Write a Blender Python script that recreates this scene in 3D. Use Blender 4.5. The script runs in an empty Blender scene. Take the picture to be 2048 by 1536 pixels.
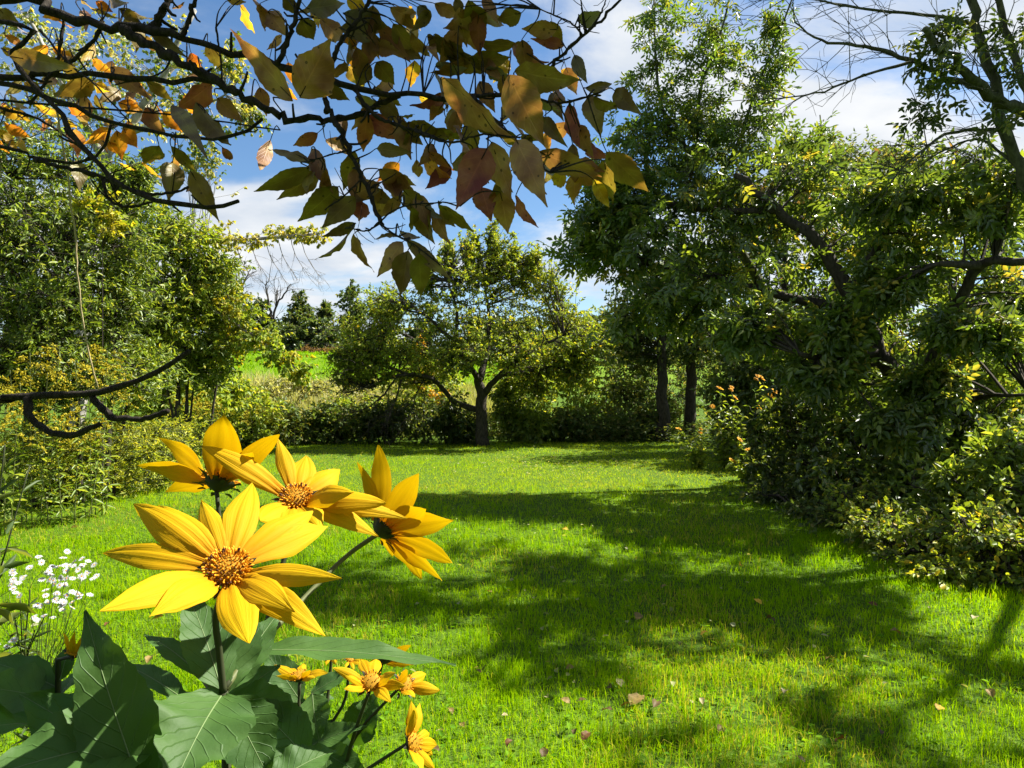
import bpy, math, random
import numpy as np
from mathutils import Vector, Matrix

# ------------------------------------------------------------------ camera, world, sun, exposure
S = bpy.context.scene
F = 1335.0                      # focal length in pixels of the 2048 px wide photograph
CAMH = 1.5
cam = bpy.data.cameras.new('camera'); camo = bpy.data.objects.new('camera', cam)
S.collection.objects.link(camo); S.camera = camo
cam.sensor_width = 36.0; cam.lens = 18.0 * F / 1024.0
cam.clip_start = 0.02; cam.clip_end = 3000
camo.location = (0, 0, CAMH); camo.rotation_euler = (math.radians(90), 0, 0)

SUN_AZ = math.radians(70)       # clockwise from the view direction (+Y)
SUN_EL = math.radians(50)
SUN = np.array([math.sin(SUN_AZ) * math.cos(SUN_EL), math.cos(SUN_AZ) * math.cos(SUN_EL), math.sin(SUN_EL)])
W = bpy.data.worlds.new('World'); S.world = W; W.use_nodes = True
nt = W.node_tree; N = nt.nodes; K = nt.links
bg = N['Background']
sky = N.new('ShaderNodeTexSky'); sky.sky_type = 'NISHITA'; sky.sun_disc = False
sky.sun_elevation = SUN_EL; sky.sun_rotation = SUN_AZ
sky.air_density = 1.0; sky.dust_density = 0.3; sky.ozone_density = 2.2
hs = N.new('ShaderNodeHueSaturation'); hs.inputs['Saturation'].default_value = 1.16; hs.inputs['Value'].default_value = 0.98
K.new(sky.outputs[0], hs.inputs['Color'])
# clouds: a layer at constant height, so the pattern is the direction divided by its own height
tc = N.new('ShaderNodeTexCoord')
sx = N.new('ShaderNodeSeparateXYZ'); K.new(tc.outputs['Generated'], sx.inputs[0])
def wm(op, a, b=None):
    n = N.new('ShaderNodeMath'); n.operation = op
    for i, q in enumerate((a, b)):
        if q is None: continue
        if isinstance(q, (int, float)): n.inputs[i].default_value = q
        else: K.new(q, n.inputs[i])
    return n.outputs[0]
zz = wm('MAXIMUM', wm('ADD', sx.outputs[2], 0.14), 0.05)
cb = N.new('ShaderNodeCombineXYZ')
K.new(wm('DIVIDE', sx.outputs[0], zz), cb.inputs[0]); K.new(wm('DIVIDE', sx.outputs[1], zz), cb.inputs[1])
mp = N.new('ShaderNodeMapping'); mp.inputs['Location'].default_value = (7.1, 2.1, 1.8)
K.new(cb.outputs[0], mp.inputs[0])
nz = N.new('ShaderNodeTexNoise'); nz.inputs['Scale'].default_value = 0.85; nz.inputs['Detail'].default_value = 9
nz.inputs['Roughness'].default_value = 0.56; nz.inputs['Distortion'].default_value = 0.35
K.new(mp.outputs[0], nz.inputs['Vector'])
cr = N.new('ShaderNodeValToRGB'); cr.color_ramp.interpolation = 'EASE'
cr.color_ramp.elements[0].position = 0.43; cr.color_ramp.elements[0].color = (0, 0, 0, 1)
cr.color_ramp.elements[1].position = 0.575; cr.color_ramp.elements[1].color = (1, 1, 1, 1)
K.new(nz.outputs[0], cr.inputs[0])
# cloud brightness follows a second noise, from grey-blue to white
cm = N.new('ShaderNodeMix'); cm.data_type = 'RGBA'
nz2 = N.new('ShaderNodeTexNoise'); nz2.inputs['Scale'].default_value = 2.6; nz2.inputs['Detail'].default_value = 6
K.new(mp.outputs[0], nz2.inputs['Vector'])
cc = N.new('ShaderNodeValToRGB')
cc.color_ramp.elements[0].position = 0.3; cc.color_ramp.elements[0].color = (3.7, 4.2, 4.9, 1)
cc.color_ramp.elements[1].position = 0.65; cc.color_ramp.elements[1].color = (5.9, 6.0, 6.1, 1)
K.new(nz2.outputs[0], cc.inputs[0])
K.new(cr.outputs[0], cm.inputs[0]); K.new(hs.outputs[0], cm.inputs[6]); K.new(cc.outputs[0], cm.inputs[7])
K.new(cm.outputs[2], bg.inputs['Color']); bg.inputs['Strength'].default_value = 0.05

sl = bpy.data.lights.new('sun', 'SUN'); sl.energy = 5.0; sl.angle = math.radians(0.53); sl.color = (1.0, 0.95, 0.86)
so = bpy.data.objects.new('sun', sl); S.collection.objects.link(so)
so.rotation_euler = Vector((-SUN[0], -SUN[1], -SUN[2])).to_track_quat('-Z', 'Y').to_euler()
so.location = (10, 8, 20)
S.view_settings.view_transform = 'Standard'; S.view_settings.look = 'None'
S.view_settings.gamma = 1.0; S.view_settings.use_curve_mapping = False
S.view_settings.exposure = 1.75
S.cycles.max_bounces = 6; S.cycles.diffuse_bounces = 2; S.cycles.glossy_bounces = 2
S.cycles.transmission_bounces = 4; S.cycles.transparent_max_bounces = 4
S.cycles.caustics_reflective = False; S.cycles.caustics_refractive = False

C = S.collection; CAMP = np.array([0, 0, CAMH])
rng = np.random.default_rng(11)

# ------------------------------------------------------------------ basic helpers
def P(u, v, Y):
    """a pixel of the 2048 x 1536 photograph at distance Y -> world point"""
    return np.array([(u - 1024) / F * Y, Y, CAMH - (v - 768) / F * Y])
def px(p):
    p = np.asarray(p, float)
    return np.stack([1024 + p[..., 0] / p[..., 1] * F, 768 - (p[..., 2] - CAMH) / p[..., 1] * F], -1)
def smooth(a, b, x):
    t = np.clip((x - a) / (b - a), 0, 1); return t * t * (3 - 2 * t)
def gz(x, y):
    """terrain height: level lawn, then a meadow that climbs to the far field"""
    x = np.asarray(x, float); y = np.asarray(y, float)
    h = 4.0 * smooth(18, 60, y) + 0.02 * np.sin(x * 1.3 + 1) * np.sin(y * 0.9)
    h = h + 0.25 * smooth(4.2, 9, x) * (1 - smooth(20, 60, y)) + 0.2 * smooth(6.5, 12, -x)
    return h
def unit(a):
    a = np.asarray(a, float); return a / np.maximum(np.linalg.norm(a, axis=-1, keepdims=True), 1e-9)

def mesh_from(name, V, quads=None, tris=None, attrs=None, smooth_sh=True, uv=None):
    V = np.asarray(V, np.float32)
    me = bpy.data.meshes.new(name)
    fl = []; ls = []; tot = 0
    if quads is not None and len(quads):
        q = np.asarray(quads, np.int32); fl.append(q.ravel()); ls.append(np.full(len(q), 4, np.int32))
    if tris is not None and len(tris):
        t = np.asarray(tris, np.int32); fl.append(t.ravel()); ls.append(np.full(len(t), 3, np.int32))
    loops = np.concatenate(fl); lt = np.concatenate(ls); st = np.concatenate([[0], np.cumsum(lt)[:-1]]).astype(np.int32)
    me.vertices.add(len(V)); me.vertices.foreach_set('co', V.ravel())
    me.loops.add(len(loops)); me.loops.foreach_set('vertex_index', loops)
    me.polygons.add(len(lt)); me.polygons.foreach_set('loop_start', st); me.polygons.foreach_set('loop_total', lt)
    me.polygons.foreach_set('use_smooth', np.full(len(lt), smooth_sh, bool))
    for k, a in (attrs or {}).items():
        at = me.attributes.new(k, 'FLOAT', 'POINT'); at.data.foreach_set('value', np.asarray(a, np.float32))
    me.update(calc_edges=True)
    return me
def obj(name, me, mat, parent=None, loc=None, label=None, cat=None, group=None, kind=None):
    o = bpy.data.objects.new(name, me); C.objects.link(o)
    if me is not None and mat is not None and not me.materials: me.materials.append(mat)
    if parent is not None: o.parent = parent
    if loc is not None: o.location = loc
    tag(o, label, cat, group, kind); return o
def tag(o, label=None, cat=None, group=None, kind=None):
    if label: o['label'] = label
    if cat: o['category'] = cat
    if group: o['group'] = group
    if kind: o['kind'] = kind
def thing(name, label, cat, loc, group=None):
    return obj(name, None, None, None, tuple(map(float, loc)), label, cat, group)

# ------------------------------------------------------------------ materials
def newmat(name):
    m = bpy.data.materials.new(name); m.use_nodes = True
    return m, m.node_tree.nodes, m.node_tree.links, m.node_tree.nodes['Principled BSDF']
def ramp(n, stops):
    r = n.new('ShaderNodeValToRGB'); e = r.color_ramp.elements
    while len(e) < len(stops): e.new(0.5)
    for i, (p, c) in enumerate(stops): e[i].position = p; e[i].color = (*c, 1)
    return r
def leafmat(name, stops, tr=0.46, rough=0.5, spec=0.4, tint=(1.6, 1.45, 0.5), noise=0.0, nscale=40, bump=0.0, gain=1.0):
    m, n, l, b = newmat(name)
    at = n.new('ShaderNodeAttribute'); at.attribute_name = 'v'
    r = ramp(n, [(p_, tuple(min(.9, x * gain) for x in c_)) for p_, c_ in stops]); l.new(at.outputs['Fac'], r.inputs[0]); col = r.outputs[0]
    if noise:
        t = n.new('ShaderNodeTexCoord'); z = n.new('ShaderNodeTexNoise'); z.inputs['Scale'].default_value = nscale; z.inputs['Detail'].default_value = 5
        l.new(t.outputs['Object'], z.inputs['Vector'])
        h = n.new('ShaderNodeMapRange'); h.inputs[1].default_value = .3; h.inputs[2].default_value = .7
        h.inputs[3].default_value = 1 - noise; h.inputs[4].default_value = 1 + noise
        l.new(z.outputs[0], h.inputs[0])
        mx = n.new('ShaderNodeVectorMath'); mx.operation = 'SCALE'; l.new(col, mx.inputs[0]); l.new(h.outputs[0], mx.inputs['Scale']); col = mx.outputs[0]
        if bump:
            bp = n.new('ShaderNodeBump'); bp.inputs['Strength'].default_value = bump; bp.inputs['Distance'].default_value = .001
            l.new(z.outputs[0], bp.inputs['Height']); l.new(bp.outputs[0], b.inputs['Normal'])
    l.new(col, b.inputs['Base Color']); b.inputs['Roughness'].default_value = rough; b.inputs['Specular IOR Level'].default_value = spec
    tl = n.new('ShaderNodeBsdfTranslucent')
    tm = n.new('ShaderNodeVectorMath'); tm.operation = 'MULTIPLY'; tm.inputs[1].default_value = tint
    l.new(col, tm.inputs[0]); l.new(tm.outputs[0], tl.inputs['Color'])
    mx = n.new('ShaderNodeMixShader'); mx.inputs[0].default_value = tr
    l.new(b.outputs[0], mx.inputs[1]); l.new(tl.outputs[0], mx.inputs[2]); l.new(mx.outputs[0], n['Material Output'].inputs[0])
    return m
def barkmat(name, c1, c2, scale=30, bump=0.6):
    m, n, l, b = newmat(name)
    t = n.new('ShaderNodeTexCoord'); mpn = n.new('ShaderNodeMapping'); mpn.inputs['Scale'].default_value = (1, 1, .35)
    z = n.new('ShaderNodeTexNoise'); z.inputs['Scale'].default_value = scale; z.inputs['Detail'].default_value = 8; z.inputs['Roughness'].default_value = .65
    l.new(t.outputs['Object'], mpn.inputs[0]); l.new(mpn.outputs[0], z.inputs['Vector'])
    r = ramp(n, [(.32, c1), (.68, c2)]); l.new(z.outputs[0], r.inputs[0]); l.new(r.outputs[0], b.inputs['Base Color'])
    bp = n.new('ShaderNodeBump'); bp.inputs['Strength'].default_value = bump; bp.inputs['Distance'].default_value = .02
    l.new(z.outputs[0], bp.inputs['Height']); l.new(bp.outputs[0], b.inputs['Normal'])
    b.inputs['Roughness'].default_value = .9; b.inputs['Specular IOR Level'].default_value = .15
    return m
M = {}
M['boxelder'] = leafmat('boxelder_leaf', [(0, (.042, .074, .016)), (.6, (.080, .124, .024)), (.92, (.140, .180, .032)), (1, (.26, .21, .04))], rough=.33, spec=.8, gain=1.45)
M['ash'] = leafmat('ash_leaf', [(0, (.045, .085, .016)), (.7, (.085, .14, .022)), (1, (.17, .17, .03))], rough=.42, spec=.5, gain=1.45)
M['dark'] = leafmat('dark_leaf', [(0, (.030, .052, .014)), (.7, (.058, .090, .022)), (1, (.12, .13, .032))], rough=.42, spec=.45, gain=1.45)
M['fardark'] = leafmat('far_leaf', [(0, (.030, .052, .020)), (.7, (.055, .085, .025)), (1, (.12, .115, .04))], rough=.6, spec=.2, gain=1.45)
M['apple'] = leafmat('apple_leaf', [(0, (.085, .125, .014)), (.7, (.165, .215, .022)), (.93, (.25, .26, .025)), (1, (.40, .28, .03))], rough=.48, spec=.35, gain=1.45)
M['willow'] = leafmat('willow_leaf', [(0, (.065, .105, .016)), (.7, (.125, .180, .026)), (1, (.22, .24, .04))], rough=.42, spec=.5, gain=1.45)
M['lime'] = leafmat('lime_leaf', [(0, (.09, .14, .018)), (.7, (.17, .23, .026)), (1, (.32, .30, .04))], rough=.5, spec=.35, gain=1.45)
M['yellowleaf'] = leafmat('yellow_leaf', [(0, (.20, .23, .025)), (.6, (.34, .34, .03)), (1, (.48, .38, .035))], rough=.55, spec=.3)
M['goldleaf'] = leafmat('gold_leaf', [(0, (.34, .25, .02)), (1, (.48, .24, .015))], rough=.55, spec=.3)
M['poplar'] = leafmat('poplar_leaf', [(0, (.13, .17, .04)), (.7, (.25, .26, .07)), (1, (.42, .33, .06))], rough=.45, spec=.5, gain=1.45)
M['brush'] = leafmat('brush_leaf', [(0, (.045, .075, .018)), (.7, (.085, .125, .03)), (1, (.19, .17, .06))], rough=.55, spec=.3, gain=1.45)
M['russet'] = leafmat('russet_leaf', [(0, (.09, .06, .03)), (.7, (.16, .10, .05)), (1, (.24, .15, .07))], rough=.7, spec=.2)
M['weed'] = leafmat('weed_leaf', [(0, (.16, .20, .02)), (.7, (.27, .31, .03)), (1, (.42, .38, .05))], rough=.5, spec=.35, gain=1.25)
M['straw'] = leafmat('straw_leaf', [(0, (.16, .20, .04)), (.5, (.30, .31, .11)), (1, (.46, .44, .30))], rough=.7, spec=.2)
M['plume'] = leafmat('goldenrod_bloom', [(0, (.20, .20, .015)), (.5, (.36, .30, .02)), (1, (.52, .42, .03))], rough=.7, spec=.2, tr=.3)
M['orange'] = leafmat('orange_petal', [(0, (.62, .31, .008)), (1, (.68, .42, .012))], rough=.6, spec=.2, tr=.35)
M['white'] = leafmat('aster_petal', [(0, (.50, .50, .54)), (1, (.66, .66, .66))], rough=.6, spec=.2, tr=.3, tint=(1, 1, 1))
M['stemgreen'] = leafmat('green_stem', [(0, (.06, .075, .025)), (1, (.11, .12, .04))], tr=.0, rough=.6, spec=.25)
M['stemdark'] = leafmat('dark_stem', [(0, (.022, .030, .012)), (1, (.045, .050, .020))], tr=.0, rough=.65, spec=.2)
M['bark'] = barkmat('grey_bark', (.020, .017, .013), (.075, .064, .050))
M['barkpale'] = barkmat('pale_bark', (.16, .15, .13), (.40, .38, .34), 14, .3)
M['barkmoss'] = barkmat('mossy_bark', (.030, .032, .018), (.10, .105, .060), 25)
M['barkdry'] = barkmat('dead_bark', (.10, .085, .07), (.22, .19, .16), 25)
M['barkfine'] = barkmat('fine_bark', (.014, .011, .009), (.065, .055, .043), 160, .9)
M['drystem'] = barkmat('dry_stem', (.30, .23, .13), (.46, .37, .22), 90, .2)

# ------------------------------------------------------------------ geometry kits
def tube_arrays(PL, R, sides=3):
    """PL (M,K,3) polylines, R (M,K) radii -> verts, quads"""
    PL = np.asarray(PL, float); R = np.asarray(R, float); Mn, Kn, _ = PL.shape
    T = np.empty_like(PL); T[:, 1:-1] = PL[:, 2:] - PL[:, :-2]; T[:, 0] = PL[:, 1] - PL[:, 0]; T[:, -1] = PL[:, -1] - PL[:, -2]
    T = unit(T)
    ref = np.where(np.abs(T[:, :1, 2:3]) > .9, np.array([1., 0, 0]), np.array([0, 0, 1.]))
    A = unit(np.cross(T, np.broadcast_to(ref, T.shape))); B = np.cross(T, A)
    an = np.arange(sides) * 2 * math.pi / sides
    V = PL[:, :, None] + R[:, :, None, None] * (A[:, :, None] * np.cos(an)[None, None, :, None] + B[:, :, None] * np.sin(an)[None, None, :, None])
    idx = np.arange(Mn * Kn * sides).reshape(Mn, Kn, sides)
    a = idx[:, :-1]; b = idx[:, 1:]
    q = np.stack([a, np.roll(a, -1, 2), np.roll(b, -1, 2), b], -1).reshape(-1, 4)
    return V.reshape(-1, 3), q
def resample(pts, n):
    pts = np.asarray(pts, float)
    if len(pts) > 2:                       # Catmull-Rom
        e = np.vstack([2 * pts[0] - pts[1], pts, 2 * pts[-1] - pts[-2]]); out = []
        for i in range(1, len(e) - 2):
            p0, p1, p2, p3 = e[i - 1:i + 3]
            for t in np.linspace(0, 1, 8, endpoint=False):
                out.append(.5 * (2 * p1 + (p2 - p0) * t + (2 * p0 - 5 * p1 + 4 * p2 - p3) * t * t + (3 * p1 - p0 - 3 * p2 + p3) * t ** 3))
        out.append(pts[-1]); pts = np.array(out)
    d = np.concatenate([[0], np.cumsum(np.linalg.norm(np.diff(pts, axis=0), axis=1))]); t = np.linspace(0, d[-1], n)
    return np.stack([np.interp(t, d, pts[:, i]) for i in range(3)], 1)
def limb_mesh(name, pts, r0, r1, n=14, sides=9, wob=.0, knob=0.0, power=1.0, r=None):
    r = r or rng
    pl = resample(pts, n); t = np.linspace(0, 1, n)
    R = r0 + (r1 - r0) * t ** power
    if wob: pl[1:-1] += r.normal(0, wob, (n - 2, 3))
    if knob: R = R * (1 + knob * r.uniform(-.5, 1, n))
    V, q = tube_arrays(pl[None], R[None], sides)
    V = np.vstack([V, pl[:1], pl[-1:] + unit(pl[-1] - pl[-2]) * R[-1] * .6]); m = n * sides
    tr = [[(i + 1) % sides, i, m] for i in range(sides)] + [[(n - 1) * sides + i, (n - 1) * sides + (i + 1) % sides, m + 1] for i in range(sides)]
    return mesh_from(name, V, q, tr, {'v': np.full(len(V), .5)}), pl, R

TPL = np.array([[0, 0, 0], [.30, .5, .10], [.70, .36, .05], [1, 0, -.10], [.70, -.36, .05], [.30, -.5, .10]])
def leaf_frames(d, nrm):
    d = unit(d); s = unit(np.cross(nrm, d)); n = np.cross(d, s); return d, s, n
def leaf_arrays(pos, d, nrm, L, Wd, droop=.12, fold=.22, simple=False):
    d, s, n = leaf_frames(d, nrm); Nn = len(pos)
    if simple:                             # folded kite for small far leaves
        T = np.array([[0, 0, 0], [.42, .5, fold], [1, 0, -droop], [.42, -.5, fold]])
        V = pos[:, None] + d[:, None] * T[None, :, :1] * L[:, None, None] + s[:, None] * T[None, :, 1:2] * Wd[:, None, None] + n[:, None] * T[None, :, 2:] * np.where(np.abs(T[None, :, 1:2]) > 0, Wd[:, None, None], L[:, None, None])
        i = np.arange(Nn)[:, None] * 4
        return V.reshape(-1, 3), np.concatenate([i + np.array([[0, 2, 1]]), i + np.array([[0, 3, 2]])])
    T = TPL.copy(); T[:, 2] = np.abs(T[:, 1]) * fold * 2; T[2, 2] -= droop * .4; T[4, 2] -= droop * .4; T[3, 2] = -droop
    V = (pos[:, None] + (d[:, None] * T[None, :, :1]) * L[:, None, None] + s[:, None] * T[None, :, 1:2] * Wd[:, None, None]
         + n[:, None] * (T[None, :, 2:] * np.where(np.abs(T[None, :, 1:2]) > 0, Wd[:, None, None], L[:, None, None])))
    i = np.arange(Nn)[:, None] * 6
    q = np.concatenate([i + np.array([[0, 3, 2, 1]]), i + np.array([[0, 5, 4, 3]])])
    return V.reshape(-1, 3), q
LEAF_VAR = {}
def leaf_variants(mat, asp):
    key = (mat.name, round(asp, 2))
    if key not in LEAF_VAR:
        out = []
        for k in range(5):
            V, q = leaf_arrays(np.zeros((1, 3)), np.array([[1., 0, 0]]), np.array([[0, 0, 1.]]), np.ones(1), np.array([asp]), droop=.06 + .05 * k)
            me = mesh_from('leaf', V, q, attrs={'v': np.full(6, .1 + .19 * k)}); me.materials.append(mat); out.append(me)
        LEAF_VAR[key] = out
    return LEAF_VAR[key]

def crown(root, base, r, tips_pl, L, Wd, mat, lpt=8, pin=0, droop=.25, up=.8, n_parts=0, spread=.6, t0=.35, name='crown', jit=.5, kind='stuff', simple=False):
    """leaves along twigs tips_pl (M,K,3); returns nothing, builds the crown part (and single leaf parts)"""
    Mn, Kn, _ = tips_pl.shape
    t = r.uniform(t0, 1.0, (Mn, lpt)) ** .8
    f = t * (Kn - 1); i = np.minimum(f.astype(int), Kn - 2); w = (f - i)[..., None]
    mi = np.arange(Mn)[:, None]
    pos = tips_pl[mi, i] * (1 - w) + tips_pl[mi, i + 1] * w
    tan = unit(tips_pl[mi, i + 1] - tips_pl[mi, i])
    pos = pos.reshape(-1, 3); tan = tan.reshape(-1, 3); n = len(pos)
    d = unit(tan * .6 + r.normal(0, spread, (n, 3)) + np.array([0, 0, -droop]))
    nr = unit(np.array([0, 0, up]) + r.normal(0, jit, (n, 3)))
    sc = r.uniform(.65, 1.2, n); v = r.random(n)
    if pin:
        A, s, nn = leaf_frames(d, nr)
        ps, ds, ns, ls, vs = [], [], [], [], []
        k = (pin - 1) // 2
        for j in range(k):
            for sg in (-1, 1):
                ps.append(pos + A * (L * sc * (.35 + .62 * j))[:, None]); ds.append(A * .55 + s * sg + np.array([0, 0, -.15])); ns.append(nn); ls.append(sc * .95); vs.append(v)
        ps.append(pos + A * (L * sc * (.35 + .62 * (k - .3)))[:, None]); ds.append(A); ns.append(nn); ls.append(sc * 1.1); vs.append(v)
        pos, d, nr, sc, v = map(np.concatenate, (ps, ds, ns, ls, vs))
        d = unit(d + r.normal(0, .12, d.shape)); nr = unit(nr + r.normal(0, .2, nr.shape)); n = len(pos)
    Ls = L * sc; Ws = Wd * sc * r.uniform(.85, 1.15, n)
    part = np.zeros(n, bool)
    if n_parts:
        q = px(pos); dist = np.linalg.norm(pos - np.array([0, 0, CAMH]), axis=1)
        ok = (pos[:, 1] > .5) & (q[:, 0] > 10) & (q[:, 0] < 2038) & (q[:, 1] > 5) & (q[:, 1] < 1530)
        score = np.where(ok, Ls / np.maximum(dist, .3), 0); part[np.argsort(-score)[:n_parts]] = True
        part &= ok
    keep = ~part
    V, qd = leaf_arrays(pos[keep] - base, d[keep], nr[keep], Ls[keep], Ws[keep], droop=.14, simple=simple)
    obj(name, mesh_from(name, V, None if simple else qd, qd if simple else None, attrs={'v': np.repeat(v[keep], 4 if simple else 6)}), mat, root, kind=kind)
    if n_parts:
        var = leaf_variants(mat, Wd / L); A, s, nn = leaf_frames(d, nr)
        for j in np.where(part)[0]:
            o = bpy.data.objects.new('leaf', var[int(v[j] * 4.999)]); C.objects.link(o); o.parent = root
            m3 = np.eye(4); m3[:3, 0] = A[j] * Ls[j]; m3[:3, 1] = s[j] * Ls[j]; m3[:3, 2] = nn[j] * Ls[j]; m3[:3, 3] = pos[j] - base
            o.matrix_basis = Matrix(m3.tolist())

def sag(a, b, k, r, bow=.12, lift=.10):
    """curved polylines from a (M,3) to b (M,3)"""
    t = np.linspace(0, 1, k)[None, :, None]; ln = np.linalg.norm(b - a, axis=1)[:, None, None]
    off = r.normal(0, 1, (len(a), 1, 3)) * bow * ln + np.array([0, 0, 1.]) * lift * ln
    return a[:, None] * (1 - t) + b[:, None] * t + off * (4 * t * (1 - t)) * .5

def grow(name, label, cat, base, limbs, clumps, mat, bark='bark', seed=1, nb=10, nt=10, lpt=8, L=.07, Wd=.03, pin=0, droop=.25,
         spread=.6, group=None, n_parts=0, stem_r=None, twig_r=.004, br_r=.012, tipscale=.5, up=.75, jit=.65, bare=0, sub=None, lift=.1, trunk='trunk', shell=.3, simple=False):
    """tree or shrub: limbs = [(points, r0, r1)], the first one the trunk; clumps = [(centre, (rx, ry, rz))] hold branch ends, twigs and leaves"""
    r = np.random.default_rng(seed); base = np.asarray(base, float)
    root = thing(name, label, cat, base, group)
    samp = []; first = True
    for pts, r0, r1 in limbs:
        pts = np.array(pts, float)
        me, pl, R = limb_mesh('trunk' if first else 'limb', pts - base, r0, r1, n=max(8, 4 * len(pts)), sides=9, wob=r0 * .12, knob=.08, r=r)
        obj(trunk if first or trunk == 'stem' else 'limb', me, M[bark], root); first = False
        samp.append(pl + base)
    if not samp: samp = [base[None]]
    samp = np.vstack(samp)
    TW, BR = [], []
    for c, rad in clumps:
        c = np.asarray(c, float); rad = np.asarray(rad, float)
        vol = max(1, int(nb))
        dirs = unit(r.normal(0, 1, (vol, 3))); fr = r.uniform(shell, 1.0, (vol, 1)) ** .7
        ends = c + dirs * fr * rad * .9 * r.uniform(.75, 1.35, (vol, 1))
        low = gz(ends[:, 0], ends[:, 1]) + .06; ends[:, 2] = np.maximum(ends[:, 2], low)
        dd = np.linalg.norm(ends[:, None] - samp[None], axis=2) + np.maximum(samp[None, :, 2] - ends[:, None, 2], 0) * .8
        st = samp[np.argmin(dd, 1)]
        B = sag(st, ends, 6, r, .10, lift); BR.append(B)
        tp = np.repeat(ends, nt, 0) + r.normal(0, 1, (vol * nt, 3)) * rad * tipscale * .62
        tp[:, 2] = np.maximum(tp[:, 2], gz(tp[:, 0], tp[:, 1]) + .05)
        k = r.integers(3, 6, vol * nt); s0 = np.repeat(B, nt, 0)[np.arange(vol * nt), k]
        TW.append(sag(s0, tp, 3, r, .12, .08))
    BR = np.vstack(BR); TW = np.vstack(TW)
    rb = np.linspace(1, .35, 6)[None] * br_r * r.uniform(.7, 1.4, (len(BR), 1)); rt = np.linspace(1, .4, 3)[None] * twig_r * np.ones((len(TW), 1))
    V1, q1 = tube_arrays(BR - base, rb, 3); V2, q2 = tube_arrays(TW - base, rt, 3)
    V = np.vstack([V1, V2]); q = np.vstack([q1, q2 + len(V1)])
    obj('branchwork', mesh_from('branchwork', V, q, attrs={'v': np.full(len(V), .4)}), M[bark], root, kind='stuff')
    if lpt:
        if bare: TW = TW[r.random(len(TW)) > bare]
        mats = sub or [(mat, 1.0)]
        pick = r.random(len(BR)).repeat(nt)[:len(TW)] if not bare else r.random(len(TW)); lo = 0
        for k, (mm, frac) in enumerate(mats):
            sel = (pick >= lo) & (pick < lo + frac); lo += frac
            if sel.sum(): crown(root, base, r, TW[sel], L, Wd, M[mm], lpt, pin, droop, up, n_parts if k == 0 else 0, spread, jit=jit, simple=simple)
    return root
def absorb(bough, tree):
    """make the parts of a separately grown bough parts of its tree"""
    d = bough.location - tree.location
    for ch in [o for o in bpy.data.objects if o.parent == bough]: ch.parent = tree; ch.location = ch.location + d
    bpy.data.objects.remove(bough)
def CL(u, v, Y, ru, rv, ry=None):
    """clump given by its place in the photo, its distance and its half sizes in photo pixels at that distance"""
    k = Y / F; return (P(u, v, Y), (ru * k, ry if ry else (ru + rv) * .5 * k, rv * k))
def G(u, Y):
    x = (u - 1024) / F * Y; return np.array([x, Y, float(gz(x, Y))])
def bush(name, label, spots, mat, seed, stems=6, cat='shrub', base=None, **kw):
    """shrub: several stems from the ground into its clumps"""
    cs = [CL(*s) for s in spots]; r = np.random.default_rng(seed + 500)
    c0 = np.mean([c for c, _ in cs], 0) if base is None else np.asarray(base, float)
    b = np.array([c0[0], c0[1], float(gz(c0[0], c0[1])) - .02])
    limbs = []
    for i in range(max(stems, len(cs))):
        c, rad = cs[i % len(cs)]
        top = c + r.uniform(-.4, .4, 3) * rad
        foot = b + np.array([r.uniform(-.25, .25) + (c[0] - b[0]) * .45, r.uniform(-.25, .25) + (c[1] - b[1]) * .45, 0])
        foot[2] = float(gz(foot[0], foot[1])) - .03
        mid = foot * .45 + top * .55 + np.array([(foot[0] - top[0]) * .12, 0, .05])
        limbs.append(([foot, mid, top], kw.get('stem_r') or .02, .007))
    kw.setdefault('bark', 'bark')
    return grow(name, label, cat, b, limbs, cs, mat, seed=seed, trunk='stem', **kw)

# ------------------------------------------------------------------ the setting: ground
def ground_mat():
    m, n, l, b = newmat('turf_soil')
    g = n.new('ShaderNodeNewGeometry'); sp = n.new('ShaderNodeSeparateXYZ'); l.new(g.outputs['Position'], sp.inputs[0])
    z1 = n.new('ShaderNodeTexNoise'); z1.inputs['Scale'].default_value = 22; z1.inputs['Detail'].default_value = 8; l.new(g.outputs['Position'], z1.inputs['Vector'])
    z2 = n.new('ShaderNodeTexNoise'); z2.inputs['Scale'].default_value = .7; z2.inputs['Detail'].default_value = 6; l.new(g.outputs['Position'], z2.inputs['Vector'])
    near = ramp(n, [(.3, (.026, .045, .006)), (.55, (.060, .115, .006)), (.75, (.110, .160, .012))]); l.new(z1.outputs[0], near.inputs[0])
    far = ramp(n, [(.3, (.075, .145, .006)), (.7, (.125, .195, .010))]); l.new(z2.outputs[0], far.inputs[0])
    mr = n.new('ShaderNodeMapRange'); mr.inputs[1].default_value = 30; mr.inputs[2].default_value = 38; l.new(sp.outputs[1], mr.inputs[0])
    mx = n.new('ShaderNodeMix'); mx.data_type = 'RGBA'; l.new(mr.outputs[0], mx.inputs[0]); l.new(near.outputs[0], mx.inputs[6]); l.new(far.outputs[0], mx.inputs[7])
    l.new(mx.outputs[2], b.inputs['Base Color']); b.inputs['Roughness'].default_value = .9; b.inputs['Specular IOR Level'].default_value = .1
    bp = n.new('ShaderNodeBump'); bp.inputs['Strength'].default_value = .8; bp.inputs['Distance'].default_value = .05
    l.new(z1.outputs[0], bp.inputs['Height']); l.new(bp.outputs[0], b.inputs['Normal'])
    return m
xs = np.unique(np.concatenate([np.linspace(-20, 20, 81), np.linspace(-900, 900, 61)])); ys = np.unique(np.concatenate([np.linspace(-12, 70, 165), np.linspace(-300, 1500, 61)]))
XX, YY = np.meshgrid(xs, ys); VV = np.stack([XX, YY, gz(XX, YY)], -1).reshape(-1, 3)
ii = np.arange(len(ys) * len(xs)).reshape(len(ys), len(xs))
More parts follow.
